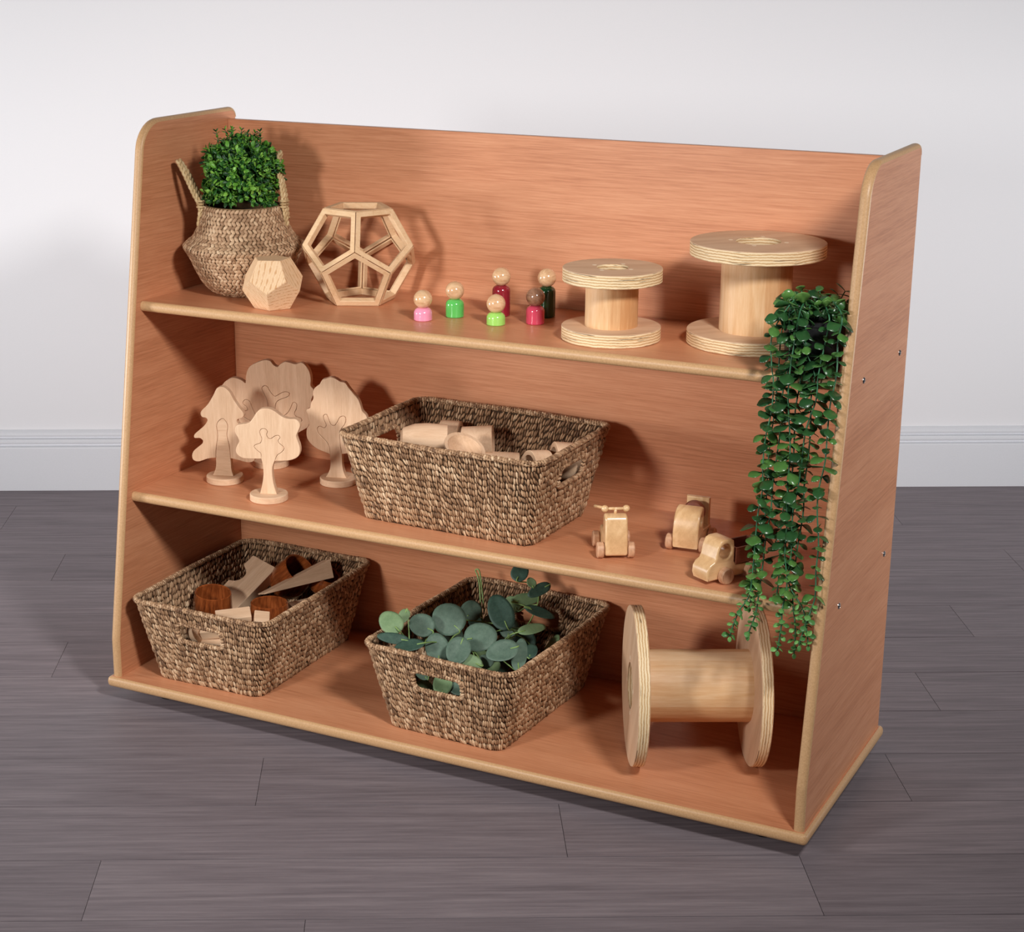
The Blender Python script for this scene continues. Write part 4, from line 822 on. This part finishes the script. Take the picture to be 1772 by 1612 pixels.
# ================================================================ trailing plant on the top shelf
VINES = [[[1.1276, 0.135, 0.7533], [1.1255, 0.089, 0.7467], [1.1017, 0.0926, 0.7036], [1.1047, 0.0858, 0.661], [1.11, 0.0819, 0.6365], [1.1115, 0.0757, 0.5971], [1.1068, 0.0699, 0.5604], [1.1068, 0.0641, 0.5241], [1.1099, 0.0578, 0.4843], [1.107, 0.0525, 0.451], [1.107, 0.0467, 0.4142], [1.1079, 0.0397, 0.3699], [1.106, 0.0338, 0.3324], [1.0932, 0.0299, 0.3079], [1.0836, 0.0239, 0.2705]], [[1.1297, 0.135, 0.7498], [1.1236, 0.097, 0.7378], [1.1228, 0.1073, 0.6955], [1.1244, 0.1005, 0.6527], [1.1201, 0.0947, 0.6162], [1.1221, 0.0862, 0.5621], [1.1207, 0.0798, 0.5219], [1.1194, 0.0745, 0.4888], [1.1206, 0.0687, 0.4522], [1.1173, 0.0622, 0.4111], [1.117, 0.0569, 0.3777], [1.1156, 0.0504, 0.3365], [1.1135, 0.045, 0.3024], [1.1052, 0.04, 0.2709]], [[1.137, 0.135, 0.7505], [1.1408, 0.088, 0.7411], [1.136, 0.0917, 0.7108], [1.1325, 0.0832, 0.6572], [1.1341, 0.0765, 0.6145], [1.1439, 0.0664, 0.5511], [1.1463, 0.0573, 0.4935], [1.1509, 0.0493, 0.4433], [1.1526, 0.0424, 0.3997], [1.1598, 0.0362, 0.3604], [1.157, 0.0303, 0.3231], [1.1579, 0.0262, 0.2973], [1.1558, 0.0208, 0.2635]], [[1.1444, 0.135, 0.7512], [1.1482, 0.096, 0.7294], [1.1468, 0.1035, 0.684], [1.1634, 0.0981, 0.6501], [1.1618, 0.0924, 0.6142], [1.1656, 0.0868, 0.5788], [1.1666, 0.08, 0.5356], [1.1653, 0.0736, 0.4956], [1.1678, 0.0673, 0.4559], [1.1651, 0.0603, 0.4116], [1.1642, 0.0533, 0.3673], [1.1663, 0.0475, 0.3306], [1.1739, 0.0418, 0.2948], [1.1759, 0.0359, 0.2579]], [[1.1554, 0.135, 0.7522], [1.181, 0.091, 0.7336], [1.177, 0.0965, 0.7032], [1.1715, 0.0886, 0.6531], [1.1717, 0.0829, 0.6176], [1.1618, 0.076, 0.5735], [1.1609, 0.0691, 0.5302], [1.1593, 0.0633, 0.4938], [1.1558, 0.0575, 0.4569], [1.1594, 0.0495, 0.4063], [1.1607, 0.0419, 0.3587], [1.1848, 0.0367, 0.3258], [1.1938, 0.0317, 0.2942], [1.1976, 0.0289, 0.2764]], [[1.1663, 0.135, 0.7532], [1.199, 0.087, 0.7396], [1.1959, 0.0879, 0.6996], [1.1987, 0.0813, 0.6577], [1.1944, 0.0745, 0.6149], [1.1946, 0.0689, 0.5794], [1.1957, 0.0621, 0.5367], [1.1909, 0.0558, 0.4966], [1.1926, 0.0507, 0.4644], [1.199, 0.0439, 0.422], [1.1993, 0.0382, 0.3857], [1.2017, 0.0319, 0.3459], [1.1915, 0.0252, 0.3038], [1.1869, 0.021, 0.2772]], [[1.1331, 0.135, 0.7538], [1.1285, 0.099, 0.7379], [1.1091, 0.1132, 0.7077], [1.1096, 0.1041, 0.6503], [1.1101, 0.095, 0.5924], [1.108, 0.0868, 0.5412], [1.11, 0.0782, 0.4864], [1.112, 0.0694, 0.4314], [1.1053, 0.0622, 0.3858], [1.1058, 0.0557, 0.3448], [1.1017, 0.0503, 0.3104]], [[1.1407, 0.135, 0.7508], [1.1404, 0.098, 0.7283], [1.1359, 0.1066, 0.6786], [1.143, 0.1005, 0.6399], [1.1402, 0.0936, 0.5964], [1.1438, 0.0856, 0.5462], [1.1447, 0.0787, 0.5027], [1.1371, 0.0704, 0.4504], [1.1388, 0.0623, 0.399], [1.1416, 0.0553, 0.355], [1.1406, 0.0512, 0.3288]]]
vp = empty('trailing_plant', (1.145, .150, Z1+.0002), 0, 'trailing green faux eucalyptus plant in a black pot hanging over the right end', 'plant')
vo = Vector(vp.location)
link('pot', lathe([(0, 0), (.036, 0), (.038, .002), (.045, .072), (.047, .072), (.047, .078), (.042, .078), (.036, .010), (0, .010)], 48), black_pl, vp, 40)
top = Acc()
def vine(pts, seed, tipfrac=.86, mat=vine_leaf):
    random.seed(seed); P = smooth_poly([Vector(q) for q in pts], 6, False); dist = [0]
    for a, b in zip(P, P[1:]): dist.append(dist[-1]+(b-a).length)
    g_ = Acc(); tg = Acc(); tot = dist[-1]; d = .02; k = 0
    while d < tot:
        j = max(i for i in range(len(dist)) if dist[i] <= d); j = min(j, len(P)-2); f = (d-dist[j])/max(1e-6, dist[j+1]-dist[j]); c = P[j].lerp(P[j+1], f); t = (P[j+1]-P[j]).normalized()
        a0 = (k % 2)*PI/2+random.uniform(-.5, .5); side = (Matrix.Rotation(a0, 3, t) @ rt).normalized(); side = (side-t*side.dot(t)).normalized()
        tip_ = d/tot > tipfrac; L_ = random.uniform(.0085, .012) if tip_ else random.choice((.012, .015, .0175, .020, .0235))*random.uniform(.9, 1.1)
        for q in (1, -1):
            dl = (side*q+t*random.uniform(.05, .45)+Vector((0, 0, -.1))).normalized(); nn = (-t*.8+camv*random.uniform(.1, .9)+Vector((random.uniform(-.3, .3),)*3)).normalized()
            (tg if tip_ else g_).add(leaf_arrays(c+side*q*.0008, dl, nn, L_, L_*random.uniform(.74, .90), .16, 7, 1.35, random.uniform(-.1, .3)))
        d += random.uniform(.0118, .0155)*(0.6 if tip_ else 1); k += 1
    if tot > .05 and tg.v: tg.add(leaf_arrays(P[-1], Vector((.1, -.1, -1)).normalized(), camv, .009, .006, .2, 5, .8))
    return P, g_, tg
for k, v in enumerate(VINES):
    P, g_, tg = vine(v, k+3)
    sh = lambda ac: mesh([q-vo for q in ac.v], ac.f)
    st = link('vine', tubes([[q-vo for q in P]], .0011, 6), vine_stem, vp, True)
    solid(link('leaves', sh(g_), vine_leaf, st, True), .0005); solid(link('tip_leaves', sh(tg), vine_tip, st, True), .0005)
crown_leaves = Acc(); cst = []
random.seed(5)
for k in range(34):
    th = random.uniform(0, 2*PI); r_ = random.uniform(.0, .036); c = Vector((r_*math.cos(th), r_*math.sin(th), .075)); ax = Vector((math.cos(th)*.9*r_/.036, math.sin(th)*.9*r_/.036-.15, 1)).normalized(); ln = random.uniform(.014, .042)
    cst.append([c, c+ax*ln])
    for j in (1, .55):
        cc = c+ax*ln*j; s_ = (Matrix.Rotation(random.uniform(0, 6), 3, ax) @ ax.orthogonal()).normalized()
        for q in (1, -1): L_ = random.uniform(.012, .019); crown_leaves.add(leaf_arrays(cc, (s_*q+ax*.3).normalized(), (ax+camv*.3).normalized(), L_, L_*.80, .16, 7, 1.35, .1))
top_o = link('top_leaves', crown_leaves.mesh(), vine_leaf, vp, True); solid(top_o, .0005)
link('top_stems', tubes(cst, .0009, 5), vine_stem, vp, True)
